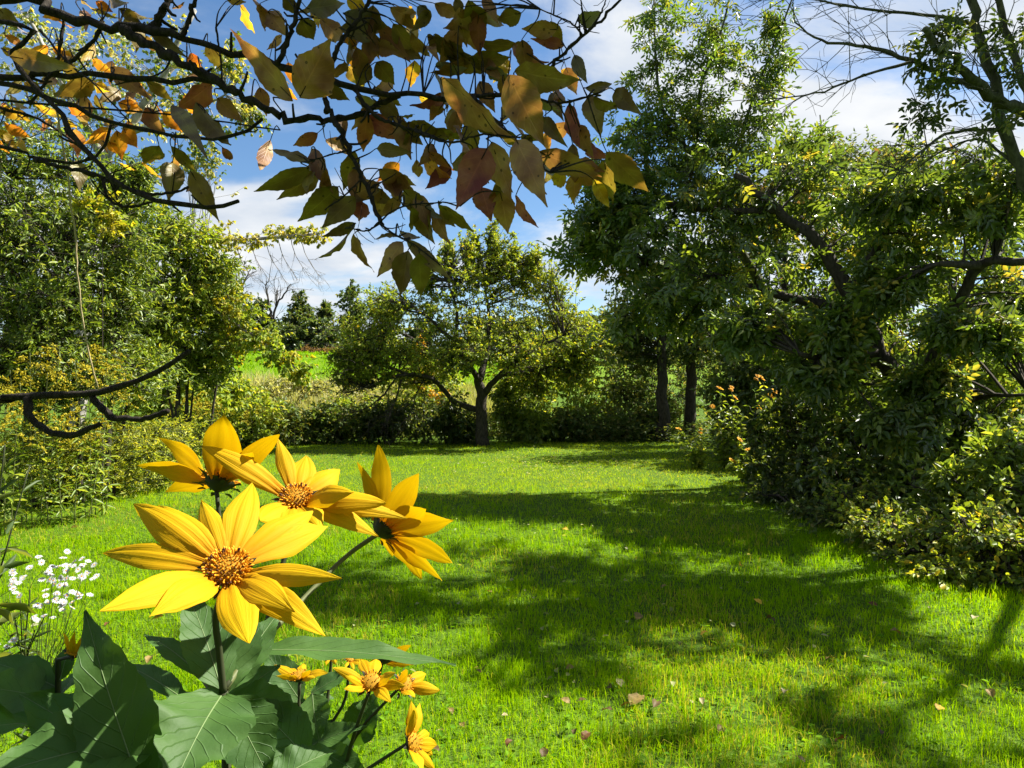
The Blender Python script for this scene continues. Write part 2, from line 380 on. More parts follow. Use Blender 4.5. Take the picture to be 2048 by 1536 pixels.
obj('ground', mesh_from('ground', VV, np.stack([ii[:-1, :-1], ii[:-1, 1:], ii[1:, 1:], ii[1:, :-1]], -1).reshape(-1, 4)), ground_mat(), kind='structure')

# lawn grass: single blades, thinner and denser towards the viewer
def vnoise(x, y, s, seed):
    r = np.random.default_rng(seed); t = r.random((64, 64)); X = x * s + 1000; Y = y * s + 1000
    i = np.floor(X).astype(int); j = np.floor(Y).astype(int); a = X - i; b = Y - j; a = a * a * (3 - 2 * a); b = b * b * (3 - 2 * b)
    g = lambda p, q: t[p % 64, q % 64]
    return (g(i, j) * (1 - a) + g(i + 1, j) * a) * (1 - b) + (g(i, j + 1) * (1 - a) + g(i + 1, j + 1) * a) * b
def blades(x, y, h, w, r, lean=.45, z=None):
    n = len(x); az = r.uniform(0, 2 * math.pi, n); d = np.stack([np.cos(az), np.sin(az), np.zeros(n)], 1); fa = r.uniform(0, 2 * math.pi, n)
    sd = np.stack([np.cos(fa), np.sin(fa), np.zeros(n)], 1) * w[:, None] * .5
    ln = np.abs(r.normal(0, lean, n)).clip(0, 1.3); b = np.stack([x, y, gz(x, y) - .005 if z is None else z], 1)
    m = b + d * (h * ln * .32)[:, None] + np.array([0, 0, 1.]) * (h * .58)[:, None]
    t = b + d * (h * ln)[:, None] + np.array([0, 0, 1.]) * (h * (1 - .28 * ln))[:, None]
    V = np.stack([b - sd, b + sd, m - sd * .85, m + sd * .85, t], 1).reshape(-1, 3); i = np.arange(n)[:, None] * 5
    return V, i + np.array([[0, 1, 3, 2]]), i + np.array([[2, 3, 4]])
r = np.random.default_rng(5); gx, gy = [], []
for y0, y1 in [(1.7, 2.6), (2.6, 3.6), (3.6, 5), (5, 7), (7, 10), (10, 13), (13, 17.2)]:
    ym = (y0 + y1) / 2; xr = min(ym * .80 + 1.0, 8); xl = -xr; xr = min(xr, 4.9)
    n = int(9500 * min(1, (2.6 / ym) ** 1.55) * (y1 - y0) * (xr - xl))
    gx.append(r.uniform(xl, xr, n)); gy.append(r.uniform(y0, y1, n))
gx = np.concatenate(gx); gy = np.concatenate(gy)
tuft = vnoise(gx, gy, 2.2, 3); tuft2 = vnoise(gx, gy, 9, 4)
keep = r.random(len(gx)) < (.45 + .75 * tuft2)
gx, gy, tuft, tuft2 = gx[keep], gy[keep], tuft[keep], tuft2[keep]
gh = (.026 + .070 * tuft * tuft2 + .035 * r.random(len(gx)) ** 2) * (1 - .25 * smooth(7, 11, gy)); gh[r.random(len(gx)) < .02] *= 1.6
gw = .0028 * (gy / 2.6).clip(.9, 8) ** .75 * r.uniform(.7, 1.3, len(gx))
nearb = gy < 6.5; V, q, t3 = blades(gx[nearb], gy[nearb], gh[nearb], gw[nearb], r, .6)
V2, q2, t2 = blades(gx[~nearb], gy[~nearb], gh[~nearb], gw[~nearb], r, .6); V2 = V2.reshape(-1, 5, 3)[:, [0, 1, 4]].reshape(-1, 3); t2 = np.arange(len(V2)).reshape(-1, 3)
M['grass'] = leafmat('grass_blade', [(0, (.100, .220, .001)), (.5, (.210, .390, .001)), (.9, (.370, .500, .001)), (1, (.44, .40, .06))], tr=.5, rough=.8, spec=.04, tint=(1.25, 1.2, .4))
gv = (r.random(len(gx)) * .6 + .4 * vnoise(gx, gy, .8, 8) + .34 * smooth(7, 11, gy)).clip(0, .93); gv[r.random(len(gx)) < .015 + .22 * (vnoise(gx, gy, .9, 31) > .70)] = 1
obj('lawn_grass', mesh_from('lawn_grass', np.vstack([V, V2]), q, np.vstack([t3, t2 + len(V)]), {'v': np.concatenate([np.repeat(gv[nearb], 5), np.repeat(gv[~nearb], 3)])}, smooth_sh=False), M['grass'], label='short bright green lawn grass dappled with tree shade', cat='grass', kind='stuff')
# broad-leaved clover and plantain in the turf
n = 5200; cy = 2.2 + 6 * r.random(n) ** 1.3; cx = r.uniform(-1, 1, n) * np.minimum(cy * .8 + .8, 6); cx = np.minimum(cx, 4.4)
kk = vnoise(cx, cy, 1.1, 21) > .42; cx, cy = cx[kk], cy[kk]; n = len(cx); az = r.uniform(0, 6.28, n)
V, q = leaf_arrays(np.stack([cx, cy, gz(cx, cy) + r.uniform(.015, .04, n)], 1), np.stack([np.cos(az), np.sin(az), r.uniform(-.1, .5, n)], 1), unit(np.stack([r.normal(0, .3, n), r.normal(0, .3, n), np.ones(n)], 1)), r.uniform(.018, .045, n), r.uniform(.012, .022, n))
M['clover'] = leafmat('clover_leaf', [(0, (.07, .18, .005)), (1, (.15, .29, .01))], rough=.7, spec=.1)
obj('lawn_clover', mesh_from('lawn_clover', V, q, attrs={'v': np.repeat(r.random(n), 6)}), M['clover'], label='small round-leaved clover scattered through the lawn', cat='clover', kind='stuff')
# tiny yellow leaf flecks on the far lawn
n = 900; fx = np.where(r.random(n) < .6, r.normal(.8, .9, n), r.uniform(-5, 3.8, n)); fy = np.where(fx == fx, r.normal(12.6, 1.1, n), 0)
fy = np.where(r.random(n) < .4, r.uniform(3, 15, n), fy); az = r.uniform(0, 6.28, n)
V, q = leaf_arrays(np.stack([fx, fy, gz(fx, fy) + .05], 1), np.stack([np.cos(az), np.sin(az), r.uniform(-.3, .4, n)], 1), unit(np.stack([r.normal(0, .5, n), r.normal(0, .5, n), np.ones(n)], 1)), r.uniform(.02, .045, n), r.uniform(.015, .03, n))
obj('leaf_litter', mesh_from('leaf_litter', V, q, attrs={'v': np.repeat(r.random(n) * .8, 6)}), M['straw'], label='tiny pale leaf flecks strewn over the far lawn', cat='leaf litter', kind='stuff')
# far field grass and the pale meadow in front of it
n = 14000; fy = r.uniform(34, 62, n); fx = r.uniform(-.46, -.02, n) * fy
V, q, t3 = blades(fx, fy, r.uniform(.10, .28, n), r.uniform(.03, .06, n), r, .5)
obj('field_grass', mesh_from('field_grass', V, q, t3, {'v': np.repeat((r.random(n) * .45 + .15).clip(0, .9), 5)}), M['grass'], label='sunlit mown field beyond the meadow', cat='grass', kind='stuff')
n = 26000; fy = r.uniform(19, 33, n); fx = r.uniform(-.46, .02, n) * fy
mdn = vnoise(fx, fy, .5, 9); V, q, t3 = blades(fx, fy, .25 + .8 * mdn * r.random(n) + .25 * r.random(n), r.uniform(.02, .045, n), r, .3)
obj('meadow_grass', mesh_from('meadow_grass', V, q, t3, {'v': np.repeat((.0 + .5 * mdn + .45 * r.random(n)).clip(0, 1), 5)}), M['straw'], label='pale dry meadow grass and seed heads behind the hedge', cat='meadow grass', kind='stuff')
# dark groundcover under the right-hand trees and the left shrubs
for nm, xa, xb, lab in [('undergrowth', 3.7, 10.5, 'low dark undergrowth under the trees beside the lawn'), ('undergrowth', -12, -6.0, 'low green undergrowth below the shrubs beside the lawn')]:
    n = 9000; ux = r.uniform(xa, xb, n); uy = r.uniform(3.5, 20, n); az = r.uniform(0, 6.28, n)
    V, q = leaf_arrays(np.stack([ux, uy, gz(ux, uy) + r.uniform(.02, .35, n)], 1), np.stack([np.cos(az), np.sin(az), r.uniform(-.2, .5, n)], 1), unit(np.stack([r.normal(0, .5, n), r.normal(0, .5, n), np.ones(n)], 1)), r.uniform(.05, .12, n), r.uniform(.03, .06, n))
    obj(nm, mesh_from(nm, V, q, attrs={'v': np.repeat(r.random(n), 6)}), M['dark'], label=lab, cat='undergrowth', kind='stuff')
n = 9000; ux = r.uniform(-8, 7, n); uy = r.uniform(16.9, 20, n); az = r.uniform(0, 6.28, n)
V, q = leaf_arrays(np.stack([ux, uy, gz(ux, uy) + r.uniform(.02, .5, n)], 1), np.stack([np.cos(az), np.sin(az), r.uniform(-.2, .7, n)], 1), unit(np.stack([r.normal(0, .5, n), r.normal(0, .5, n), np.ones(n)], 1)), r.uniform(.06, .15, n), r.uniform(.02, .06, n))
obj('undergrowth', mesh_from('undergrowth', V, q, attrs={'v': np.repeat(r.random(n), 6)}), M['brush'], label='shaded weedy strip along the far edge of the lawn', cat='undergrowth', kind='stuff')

# ------------------------------------------------------------------ far trees beyond the field
FT = [  # u, Y, top v, half width px, material, label
    (450, 66, 545, 60, 'fardark', 'tall grey-green tree at the left end of the far treeline'),
    (525, 70, 600, 42, 'fardark', 'low dark tree under the leafless snags in the far treeline'),
    (598, 68, 590, 52, 'fardark', 'round grey-green tree left of the gap in the far treeline'),
    (655, 74, 603, 36, 'fardark', 'thin pale tree standing in the gap of the far treeline'),
    (705, 69, 572, 40, 'fardark', 'tall narrow tree right of the gap in the far treeline'),
    (770, 72, 590, 60, 'fardark', 'dark far tree showing through the left of the apple crown'),
    (860, 75, 610, 60, 'fardark', 'dark far tree hidden behind the apple tree'),
    (640, 64, 640, 95, 'dark', 'wide dark thicket at the foot of the far treeline'),
    (560, 65, 648, 80, 'dark', 'dark low thicket below the dead snags')]
for j_, (u_, w_) in enumerate([(960, 'behind the apple trunk'), (1060, 'behind the right half of the apple crown'), (1160, 'right of the apple crown'), (1260, 'left of the twin trunks'), (1370, 'behind the twin trunks'), (1480, 'right of the twin trunks'), (1600, 'behind the wood, left part'), (1740, 'behind the wood, middle part'), (1880, 'behind the wood, right part'), (2020, 'behind the wood at the right margin'), (340, 'behind the lighter willow shrub'), (220, 'behind the yellow sapling'), (80, 'behind the big willow shrub')]):
    FT.append((u_, 46 + 3 * (j_ % 3), 640 if j_ < 10 else 600, 75, 'fardark' if j_ % 2 else 'brush', 'far field-edge tree ' + w_))
for k, (u, Y, tv, hw, mt, lab) in enumerate(FT):
    b = G(u, Y); zt = P(u, tv, Y)[2]; k_ = Y / F; h = zt - b[2]
    rr = np.random.default_rng(300 + k); cl = []
    for j in range(9):
        f = (j + .6) / 9.6 * .85 + rr.uniform(-.06, .06); cl.append((b + np.array([rr.uniform(-.7, .7) * hw * k_ * (1.15 - f * .7), rr.uniform(-1, 1), h * f]), (hw * k_ * .5, hw * k_ * .5, h * .17)))
    cl.append((b + np.array([0, 0, h * .9]), (hw * k_ * .3, hw * k_ * .3, h * .12)))
    grow('far_tree', lab, 'tree', b, [([b, b + [.1, 0, h * .4], b + [0, 0, h * .85]], .22, .05)], cl, mt, seed=310 + k, nb=9, nt=7, lpt=7, L=.38, Wd=.22, br_r=.06, twig_r=.02, simple=True, group='trees beyond the far field')
def bare_tree(name, label, base, limbs, seed, bark='barkdry', twig=(.5, 6), r0=.08, group=None, cat='tree', tw_r=.012, sub=3):
    r = np.random.default_rng(seed); base = np.asarray(base, float); root = thing(name, label, cat, base, group)
    st, en = [], []
    for k, (pts, a, b_) in enumerate(limbs):
        me, pl, R = limb_mesh('limb', np.array(pts) - base, a, b_, n=4 * len(pts), sides=7, wob=a * .3, knob=.1, r=r)
        obj('trunk' if k == 0 else 'limb', me, M[bark], root)
        for j in range(twig[1]):
            i = r.integers(len(pl) // 3, len(pl)); st.append(pl[i] + base); d = unit(pl[min(i + 1, len(pl) - 1)] - pl[max(i - 1, 0)]) + r.normal(0, .55, 3); en.append(pl[i] + base + unit(d) * twig[0] * r.uniform(.4, 1.2))
    st = np.array(st); en = np.array(en); T1 = sag(st, en, 5, r, .12, .12)
    i = np.repeat(np.arange(len(T1)), sub); s2 = T1[i, r.integers(1, 5, len(i))]; e2 = s2 + unit(unit(en - st)[i] + r.normal(0, .55, (len(i), 3))) * twig[0] * .45 * r.uniform(.3, 1.2, (len(i), 1))
    T2 = sag(s2, e2, 4, r, .12, .1)
    V1, q1 = tube_arrays(T1 - base, np.linspace(1, .4, 5)[None] * tw_r * np.ones((len(T1), 1)), 4); V2, q2 = tube_arrays(T2 - base, np.linspace(.6, .3, 4)[None] * tw_r * np.ones((len(T2), 1)), 3)
    obj('branchwork', mesh_from('branchwork', np.vstack([V1, V2]), np.vstack([q1, q2 + len(V1)])), M[bark], root, kind='stuff')
    return root, T1, T2
Yd = 67
bare_tree('dead_tree', 'forked leafless dead tree rising right of its twin above the far treeline', G(545, Yd),
          [([G(548, Yd), P(546, 640, Yd), P(552, 615, Yd), P(570, 585, Yd), P(582, 568, Yd)], .2, .05), ([P(545, 640, Yd), P(536, 600, Yd), P(532, 570, Yd), P(538, 562, Yd)], .15, .04), ([P(552, 615, Yd), P(555, 580, Yd)], .08, .03)], 41, 'bark', (2.2, 5), tw_r=.035)
bare_tree('dead_tree', 'slender leafless dead tree left of its forked twin above the far treeline', G(475, Yd - 1),
          [([G(478, Yd), P(478, 640, Yd), P(480, 600, Yd), P(474, 570, Yd), P(472, 545, Yd)], .17, .05), ([P(480, 600, Yd), P(488, 565, Yd), P(500, 540, Yd)], .12, .04), ([P(467, 640, Yd), P(466, 600, Yd), P(458, 565, Yd)], .12, .04)], 42, 'bark', (2.0, 6), tw_r=.035)
for k, (u, v, Y, ru, rv, lab) in enumerate([(640, 715, 55, 22, 14, 'rounded russet bush at the middle of the far field edge'), (668, 712, 57, 26, 16, 'wider russet bush right of centre on the far field edge'), (610, 706, 60, 18, 12, 'small russet bush leftmost on the far field edge')]):
    bush('russet_bush', lab, [(u - ru * .5, v + 4, Y, ru * .6, rv), (u + ru * .5, v + 2, Y + .4, ru * .6, rv * 1.05), (u, v - 4, Y + .8, ru * .6, rv * .8)], 'russet', 330 + k, nb=12, nt=7, lpt=6, L=.17, Wd=.09, simple=True, group='russet bushes on the far field')

# ------------------------------------------------------------------ middle distance: hedge, apple tree, thicket
MB = [ # label, spots, material, extra
    ('yellow-green shrub behind the right side of the apple trunk', [(1080, 800, 19, 60, 70), (1060, 720, 20, 60, 60), (1110, 740, 20.5, 50, 70)], 'lime', {}),
    ('sunlit yellow-green shrub between the apple tree and the twin trunks', [(1150, 720, 21, 55, 70), (1180, 800, 20, 55, 60), (1130, 660, 22, 50, 50)], 'lime', {}),
    ('dull olive shrub left of the twin trunks', [(1235, 720, 20.5, 45, 80), (1250, 800, 19, 50, 70), (1215, 650, 22, 40, 40)], 'brush', {}),
    ('dark shrub behind the twin trunks', [(1350, 800, 20, 60, 80), (1400, 720, 21, 60, 90), (1300, 760, 20, 50, 80)], 'brush', {}),
    ('low pale-leaved shrub at the right foot of the apple tree', [(1030, 830, 17.2, 40, 45), (1070, 850, 17, 45, 35), (1010, 790, 17.6, 25, 30)], 'willow', {}),
    ('dark aster bush left of the apple trunk', [(880, 835, 17, 50, 45), (930, 850, 16.9, 40, 40)], 'dark', {}),
    ('dark weedy bush two places left of the apple trunk', [(800, 840, 17, 50, 42), (760, 850, 16.9, 45, 40)], 'dark', {}),
    ('grey-green bush of faded asters in the middle of the hedge', [(700, 845, 16.9, 50, 42), (650, 850, 16.8, 45, 40)], 'brush', {}),
    ('dark bush behind the raised petals of the rear flower', [(600, 850, 16.6, 45, 45), (560, 845, 16.8, 40, 40)], 'brush', {}),
    ('bright green leafy bush at the left end of the hedge', [(510, 840, 16, 50, 50), (460, 835, 15.6, 50, 55)], 'lime', {}),
    ('leafy yellow-green bush under the drooping yellow bough', [(400, 800, 13.5, 60, 50), (340, 790, 13, 60, 60), (440, 780, 14, 50, 40)], 'lime', {}),
    ('low bush in front of the meadow at the left', [(450, 775, 19, 45, 22), (410, 740, 20, 40, 35)], 'lime', {}),
    ('dim shrub behind the orange flowers', [(1470, 780, 14.5, 50, 70), (1500, 720, 14.8, 60, 70), (1470, 850, 14.2, 45, 50)], 'brush', {}),
    ('dim tall shrub right of the orange flowers', [(1560, 760, 13, 70, 80), (1620, 800, 12.5, 70, 80), (1540, 850, 12.8, 60, 60)], 'dark', {}),
    ('dim shrub deep in the wood behind the leaning trunk', [(1750, 800, 11.5, 90, 80), (1850, 820, 11, 90, 80), (1960, 820, 10.5, 90, 80)], 'brush', {}),
    ('shaded bush on the lawn edge right of the apple trunk', [(1120, 855, 17.4, 50, 35), (1170, 850, 17.6, 50, 40)], 'brush', {}),
    ('shaded bush on the lawn edge below the twin trunks', [(1240, 855, 17.8, 50, 40), (1300, 850, 18.2, 45, 40)], 'brush', {})]
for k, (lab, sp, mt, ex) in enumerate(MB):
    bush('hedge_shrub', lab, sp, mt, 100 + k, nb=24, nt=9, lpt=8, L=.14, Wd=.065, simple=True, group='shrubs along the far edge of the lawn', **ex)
bush('pale_meadow_bush', 'pale silvery seed-headed bush in the meadow left of the apple tree', [(560, 770, 24, 50, 22), (610, 775, 24, 50, 22), (520, 785, 23, 40, 20)], 'straw', 130, nb=16, nt=9, lpt=7, L=.13, Wd=.05)
bush('pale_meadow_bush', 'pale straw-coloured bush in the meadow touching the apple twigs', [(700, 785, 23, 60, 20), (770, 790, 22, 60, 22)], 'straw', 131, nb=14, nt=9, lpt=7, L=.13, Wd=.05)

for k, (lab, sp, mt) in enumerate([('green shrub in the meadow left of the apple twigs', [(730, 820, 19, 45, 25), (690, 825, 18.8, 40, 22)], 'lime'), ('olive shrub in the meadow behind the apple twigs', [(830, 800, 20, 55, 35), (890, 770, 21, 45, 45)], 'lime')]):
    bush('meadow_shrub', lab, sp, mt, 132 + k, nb=20, nt=9, lpt=8, L=.13, Wd=.06, simple=True, group='shrubs in the meadow')
def Z5(x, y): return 450 + x / 2.156, 480 + y / 2.156
Ya = 16.2
def A5(x, y, dy=0): u, v = Z5(x, y); return P(u, v, Ya + dy)
ab = G(965, Ya)
apple = grow('apple_tree', 'spreading old apple tree with dark forked trunk at the end of the lawn', 'tree', ab,
     [([ab - [0, 0, .05], A5(1108, 780), A5(1105, 680), A5(1095, 590)], .165, .11),
      ([A5(1115, 665), A5(1180, 590, -.2), A5(1260, 520, -.4), A5(1340, 465, -.5), A5(1460, 410, -.6)], .085, .025),
      ([A5(1098, 610), A5(1040, 520, -.3), A5(990, 440, -.5), A5(930, 385, -.7), A5(860, 320, -.9)], .075, .025),
      ([A5(1100, 600), A5(1130, 480, .4), A5(1140, 350, .6), A5(1120, 200, .8)], .09, .02),
      ([A5(1085, 730, .1), A5(990, 700, .2), A5(930, 630, .1), A5(870, 590, -.1), A5(740, 585, -.5), A5(620, 640, -.8)], .075, .025),
      ([A5(800, 585, -.3), A5(690, 540, -.6), A5(600, 520, -.8)], .04, .015),
      ([A5(1060, 560), A5(920, 505, .6), A5(800, 420, .9), A5(700, 380, 1)], .06, .02),
      ([A5(1200, 580, -.1), A5(1350, 560, .5), A5(1500, 520, .8)], .06, .02),
      ([A5(990, 440, -.5), A5(1000, 300, -.6), A5(960, 180, -.6)], .05, .015)],
     [CL(*Z5(820, 300), Ya - .6, 75, 50), CL(*Z5(1000, 230), Ya - .4, 85, 60), CL(*Z5(1180, 200), Ya + .3, 85, 65), CL(*Z5(1340, 300), Ya, 80, 60), CL(*Z5(1470, 380), Ya - .4, 60, 50), CL(*Z5(1150, 380), Ya - .8, 90, 55),
      CL(*Z5(950, 420), Ya + .6, 80, 50), CL(*Z5(700, 420), Ya - .6, 60, 55), CL(*Z5(1320, 460), Ya + .8, 80, 40), CL(*Z5(1120, 80), Ya + .4, 60, 45), CL(*Z5(1280, 130), Ya, 50, 40), CL(*Z5(640, 560), Ya - .8, 40, 35), CL(*Z5(1500, 500), Ya + .5, 50, 40), CL(*Z5(1020, 130), Ya - .3, 50, 40), CL(*Z5(1400, 200), Ya - .3, 45, 45), CL(*Z5(1060, 20), Ya, 18, 40), CL(*Z5(600, 470), Ya - .7, 55, 45), CL(*Z5(760, 500), Ya + .3, 60, 40), CL(*Z5(900, 540), Ya + .8, 60, 35), CL(*Z5(1260, 540), Ya + 1, 65, 40), CL(*Z5(1430, 560), Ya + .6, 60, 45), CL(*Z5(1550, 440), Ya + .2, 50, 50), CL(*Z5(560, 600), Ya - .6, 45, 25), CL(*Z5(680, 260), Ya - .4, 40, 40), CL(*Z5(520, 520), Ya - .9, 35, 30), CL(*Z5(1110, 470), Ya - 1.0, 85, 38), CL(*Z5(950, 530), Ya - .9, 65, 30), CL(*Z5(1260, 490), Ya - .9, 70, 35), CL(*Z5(1560, 560), Ya + .2, 45, 40), CL(*Z5(1330, 620), Ya + .9, 50, 35), CL(*Z5(820, 600), Ya + .9, 50, 30), CL(*Z5(560, 400), Ya - .3, 35, 40), CL(*Z5(1160, 0), Ya + .3, 15, 40), CL(*Z5(1230, 60), Ya - .3, 18, 40), CL(*Z5(960, 60), Ya, 15, 35), CL(*Z5(1340, 90), Ya, 15, 40), CL(*Z5(860, 160), Ya - .4, 20, 35)],
     'apple', 'bark', seed=77, nb=17, nt=10, lpt=8, L=.085, Wd=.046, simple=True, jit=1.0, br_r=.014, twig_r=.006, sub=[('apple', .8), ('lime', .14), ('dark', .06)])
# the bare drooping twigs on its left side
bt = [([A5(740, 585, -.5), A5(650, 620, -.8), A5(560, 650, -1), A5(490, 660, -1.1)], .03, .008), ([A5(740, 590, -.5), A5(690, 660, -.7), A5(620, 720, -.8), A5(560, 740, -.9)], .03, .008),
      ([A5(700, 590, -.5), A5(620, 560, -.8), A5(560, 570, -1)], .025, .008), ([A5(760, 600, -.4), A5(740, 680, -.5), A5(700, 760, -.6)], .025, .008), ([A5(860, 590, 0), A5(820, 680, -.2), A5(800, 760, -.3)], .02, .006)]
ra, T1, T2 = bare_tree('apple_bough', 'bare drooping twiggy bough hanging left of the apple trunk', A5(740, 585, -.5), bt, 78, 'bark', (.9, 12), tw_r=.009, cat='bough'); absorb(ra, apple)
b = G(848, 18.3)
grow('yellow_sapling', 'thin sapling with orange-yellow autumn leaves behind the apple branches', 'tree', b, [([b, P(848, 760, 18.3), P(842, 690, 18.3)], .03, .01)],
     [CL(842, 700, 18.3, 16, 26), CL(850, 750, 18.3, 18, 28), CL(882, 795, 18.2, 22, 25), CL(835, 770, 18.4, 14, 20)], 'goldleaf', seed=79, nb=8, nt=7, lpt=7, L=.09, Wd=.05, sub=[('goldleaf', .7), ('yellowleaf', .3)])
# twin trunks at the right end of the lawn
for k, (u, Y, lab, cl) in enumerate([
    (1325, 17.6, 'left one of the two dark straight trunks beyond the lawn', [(1300, 600, 17.6, 80, 70), (1250, 660, 17.8, 60, 60), (1340, 540, 17.6, 80, 70), (1290, 700, 18, 60, 50)]),
    (1380, 18.4, 'right one of the two dark straight trunks beyond the lawn', [(1400, 620, 18.4, 80, 70), (1430, 540, 18.4, 80, 80), (1370, 690, 18.2, 70, 50), (1460, 680, 18.6, 70, 60)])]):
    b = G(u, Y)
    grow('straight_tree', lab, 'tree', b, [([b - [0, 0, .05], P(u + 2, 760, Y), P(u - 2, 640, Y), P(u + 5, 520, Y)], .17, .07)], [CL(*c) for c in cl], 'dark', 'bark', seed=140 + k, nb=24, nt=9, lpt=8, L=.13, Wd=.065, simple=True, group='twin trunks beyond the lawn', sub=[('dark', .7), ('brush', .3)])
# trees filling the depth of the wood on the right
for k, (u, Y, tv, cl, mt, lab) in enumerate([
    (1560, 15, 330, [(1520, 480, 15, 130, 110), (1600, 400, 15, 110, 80), (1480, 620, 15, 120, 100), (1600, 640, 15, 130, 110), (1540, 740, 14.5, 120, 80)], 'dark', 'dark wood tree behind the leaning box elder crown'),
    (1780, 14, 330, [(1750, 420, 14, 110, 90), (1820, 340, 14, 80, 60), (1800, 520, 14, 140, 110), (1700, 640, 14, 130, 100), (1780, 760, 13.5, 140, 90)], 'brush', 'reddish-topped wood tree below the bare branches'),
    (2000, 13, 330, [(1960, 360, 13, 100, 60), (2060, 420, 13, 120, 100), (1960, 560, 13, 140, 110), (2060, 680, 13, 130, 110), (1950, 760, 12.5, 130, 90)], 'dark', 'dark wood tree at the right margin behind the leaning trunk'),
    (60, 13.5, 330, [(40, 400, 13.5, 130, 90), (180, 480, 13.5, 120, 90), (60, 560, 13.5, 140, 100), (200, 640, 13.5, 130, 100), (40, 720, 13.5, 140, 90), (300, 560, 13.5, 90, 80), (300, 700, 13.5, 90, 80), (-80, 480, 13.5, 120, 150)], 'dark', 'dark tree filling the gaps behind the big willow shrub'),
    (1660, 18, 300, [(1640, 340, 18, 90, 60), (1720, 330, 18, 80, 50), (1660, 470, 18, 150, 110), (1680, 640, 18, 150, 110)], 'brush', 'olive wood tree farthest back under the white cloud')]):
    b = G(u, Y)
    grow('wood_tree', lab, 'tree', b, [([b, P(u, 700, Y), P(u + 10, 550, Y), P(u, tv + 60, Y)], .13, .04)], [CL(*c) for c in cl], mt, 'bark', seed=150 + k, nb=24, nt=9, lpt=7, L=.14, Wd=.065, simple=True, group='trees of the surrounding wood', jit=.9, sub=[(mt, .8), ('russet', .06), ('ash', .14)])

# ------------------------------------------------------------------ right-hand side: box elder, ash shoots, bare limbs, bushes
be = G(1965, 8.6)
def Q(u, v, Y): return P(u, v, Y)
grow('box_elder', 'leaning box elder with dark crooked trunk overhanging the right lawn edge', 'tree', be,
     [([be - [0, 0, .05], Q(1890, 890, 8.5), Q(1800, 770, 8.4), Q(1745, 680, 8.3), Q(1700, 590, 8.3), Q(1640, 490, 8.4), Q(1560, 420, 8.5), Q(1470, 350, 8.7)], .16, .04),
      ([Q(1755, 700, 8.3), Q(1680, 718, 7.8), Q(1600, 708, 7.4)], .055, .03),
      ([Q(1720, 620, 8.3), Q(1600, 600, 8.6), Q(1450, 560, 9), Q(1300, 530, 9.4)], .07, .02),
      ([Q(1700, 590, 8.3), Q(1760, 480, 8), Q(1820, 400, 7.8)], .07, .02),
      ([Q(1830, 800, 8.4), Q(1900, 640, 7.8), Q(1960, 530, 7.4), Q(2060, 522, 7)], .09, .04),
      ([Q(1960, 530, 7.4), Q(1880, 527, 7)], .05, .03),
      ([Q(1560, 420, 8.5), Q(1420, 420, 9), Q(1280, 400, 9.4)], .05, .02),
      ([Q(1860, 840, 8.4), Q(1960, 795, 7.6), Q(2060, 790, 7)], .04, .015)],
     [CL(1400, 380, 9.1, 130, 100), CL(1290, 500, 9.4, 130, 100), CL(1540, 375, 8.8, 130, 80), CL(1480, 520, 8.6, 150, 100), CL(1690, 460, 8.9, 140, 90), CL(1860, 460, 8.2, 150, 90), CL(1780, 390, 7.6, 100, 45),
      CL(1580, 640, 9.4, 150, 90), CL(1860, 640, 9.6, 150, 110), CL(1995, 570, 8.4, 110, 110), CL(1520, 650, 7.8, 70, 45), CL(1950, 660, 7.0, 70, 50), CL(1220, 410, 9.6, 70, 70), CL(1960, 400, 7.2, 90, 60), CL(1690, 770, 9.4, 120, 70), CL(1940, 745, 8.8, 120, 70), CL(1650, 740, 7.6, 55, 35), CL(1770, 570, 7.5, 55, 35), CL(1690, 650, 7.4, 55, 35), CL(1860, 770, 7.5, 60, 35), CL(1800, 850, 7.4, 60, 35), CL(1330, 620, 9.2, 90, 50), CL(1190, 480, 9.7, 60, 60)],
     'boxelder', 'bark', seed=200, nb=14, nt=6, lpt=5, L=.105, Wd=.044, pin=5, droop=.35, spread=.6, jit=1.0, up=.6, br_r=.016, twig_r=.005, n_parts=280, sub=[('boxelder', .82), ('ash', .14), ('lime', .04)])
b = G(1640, 10.2)
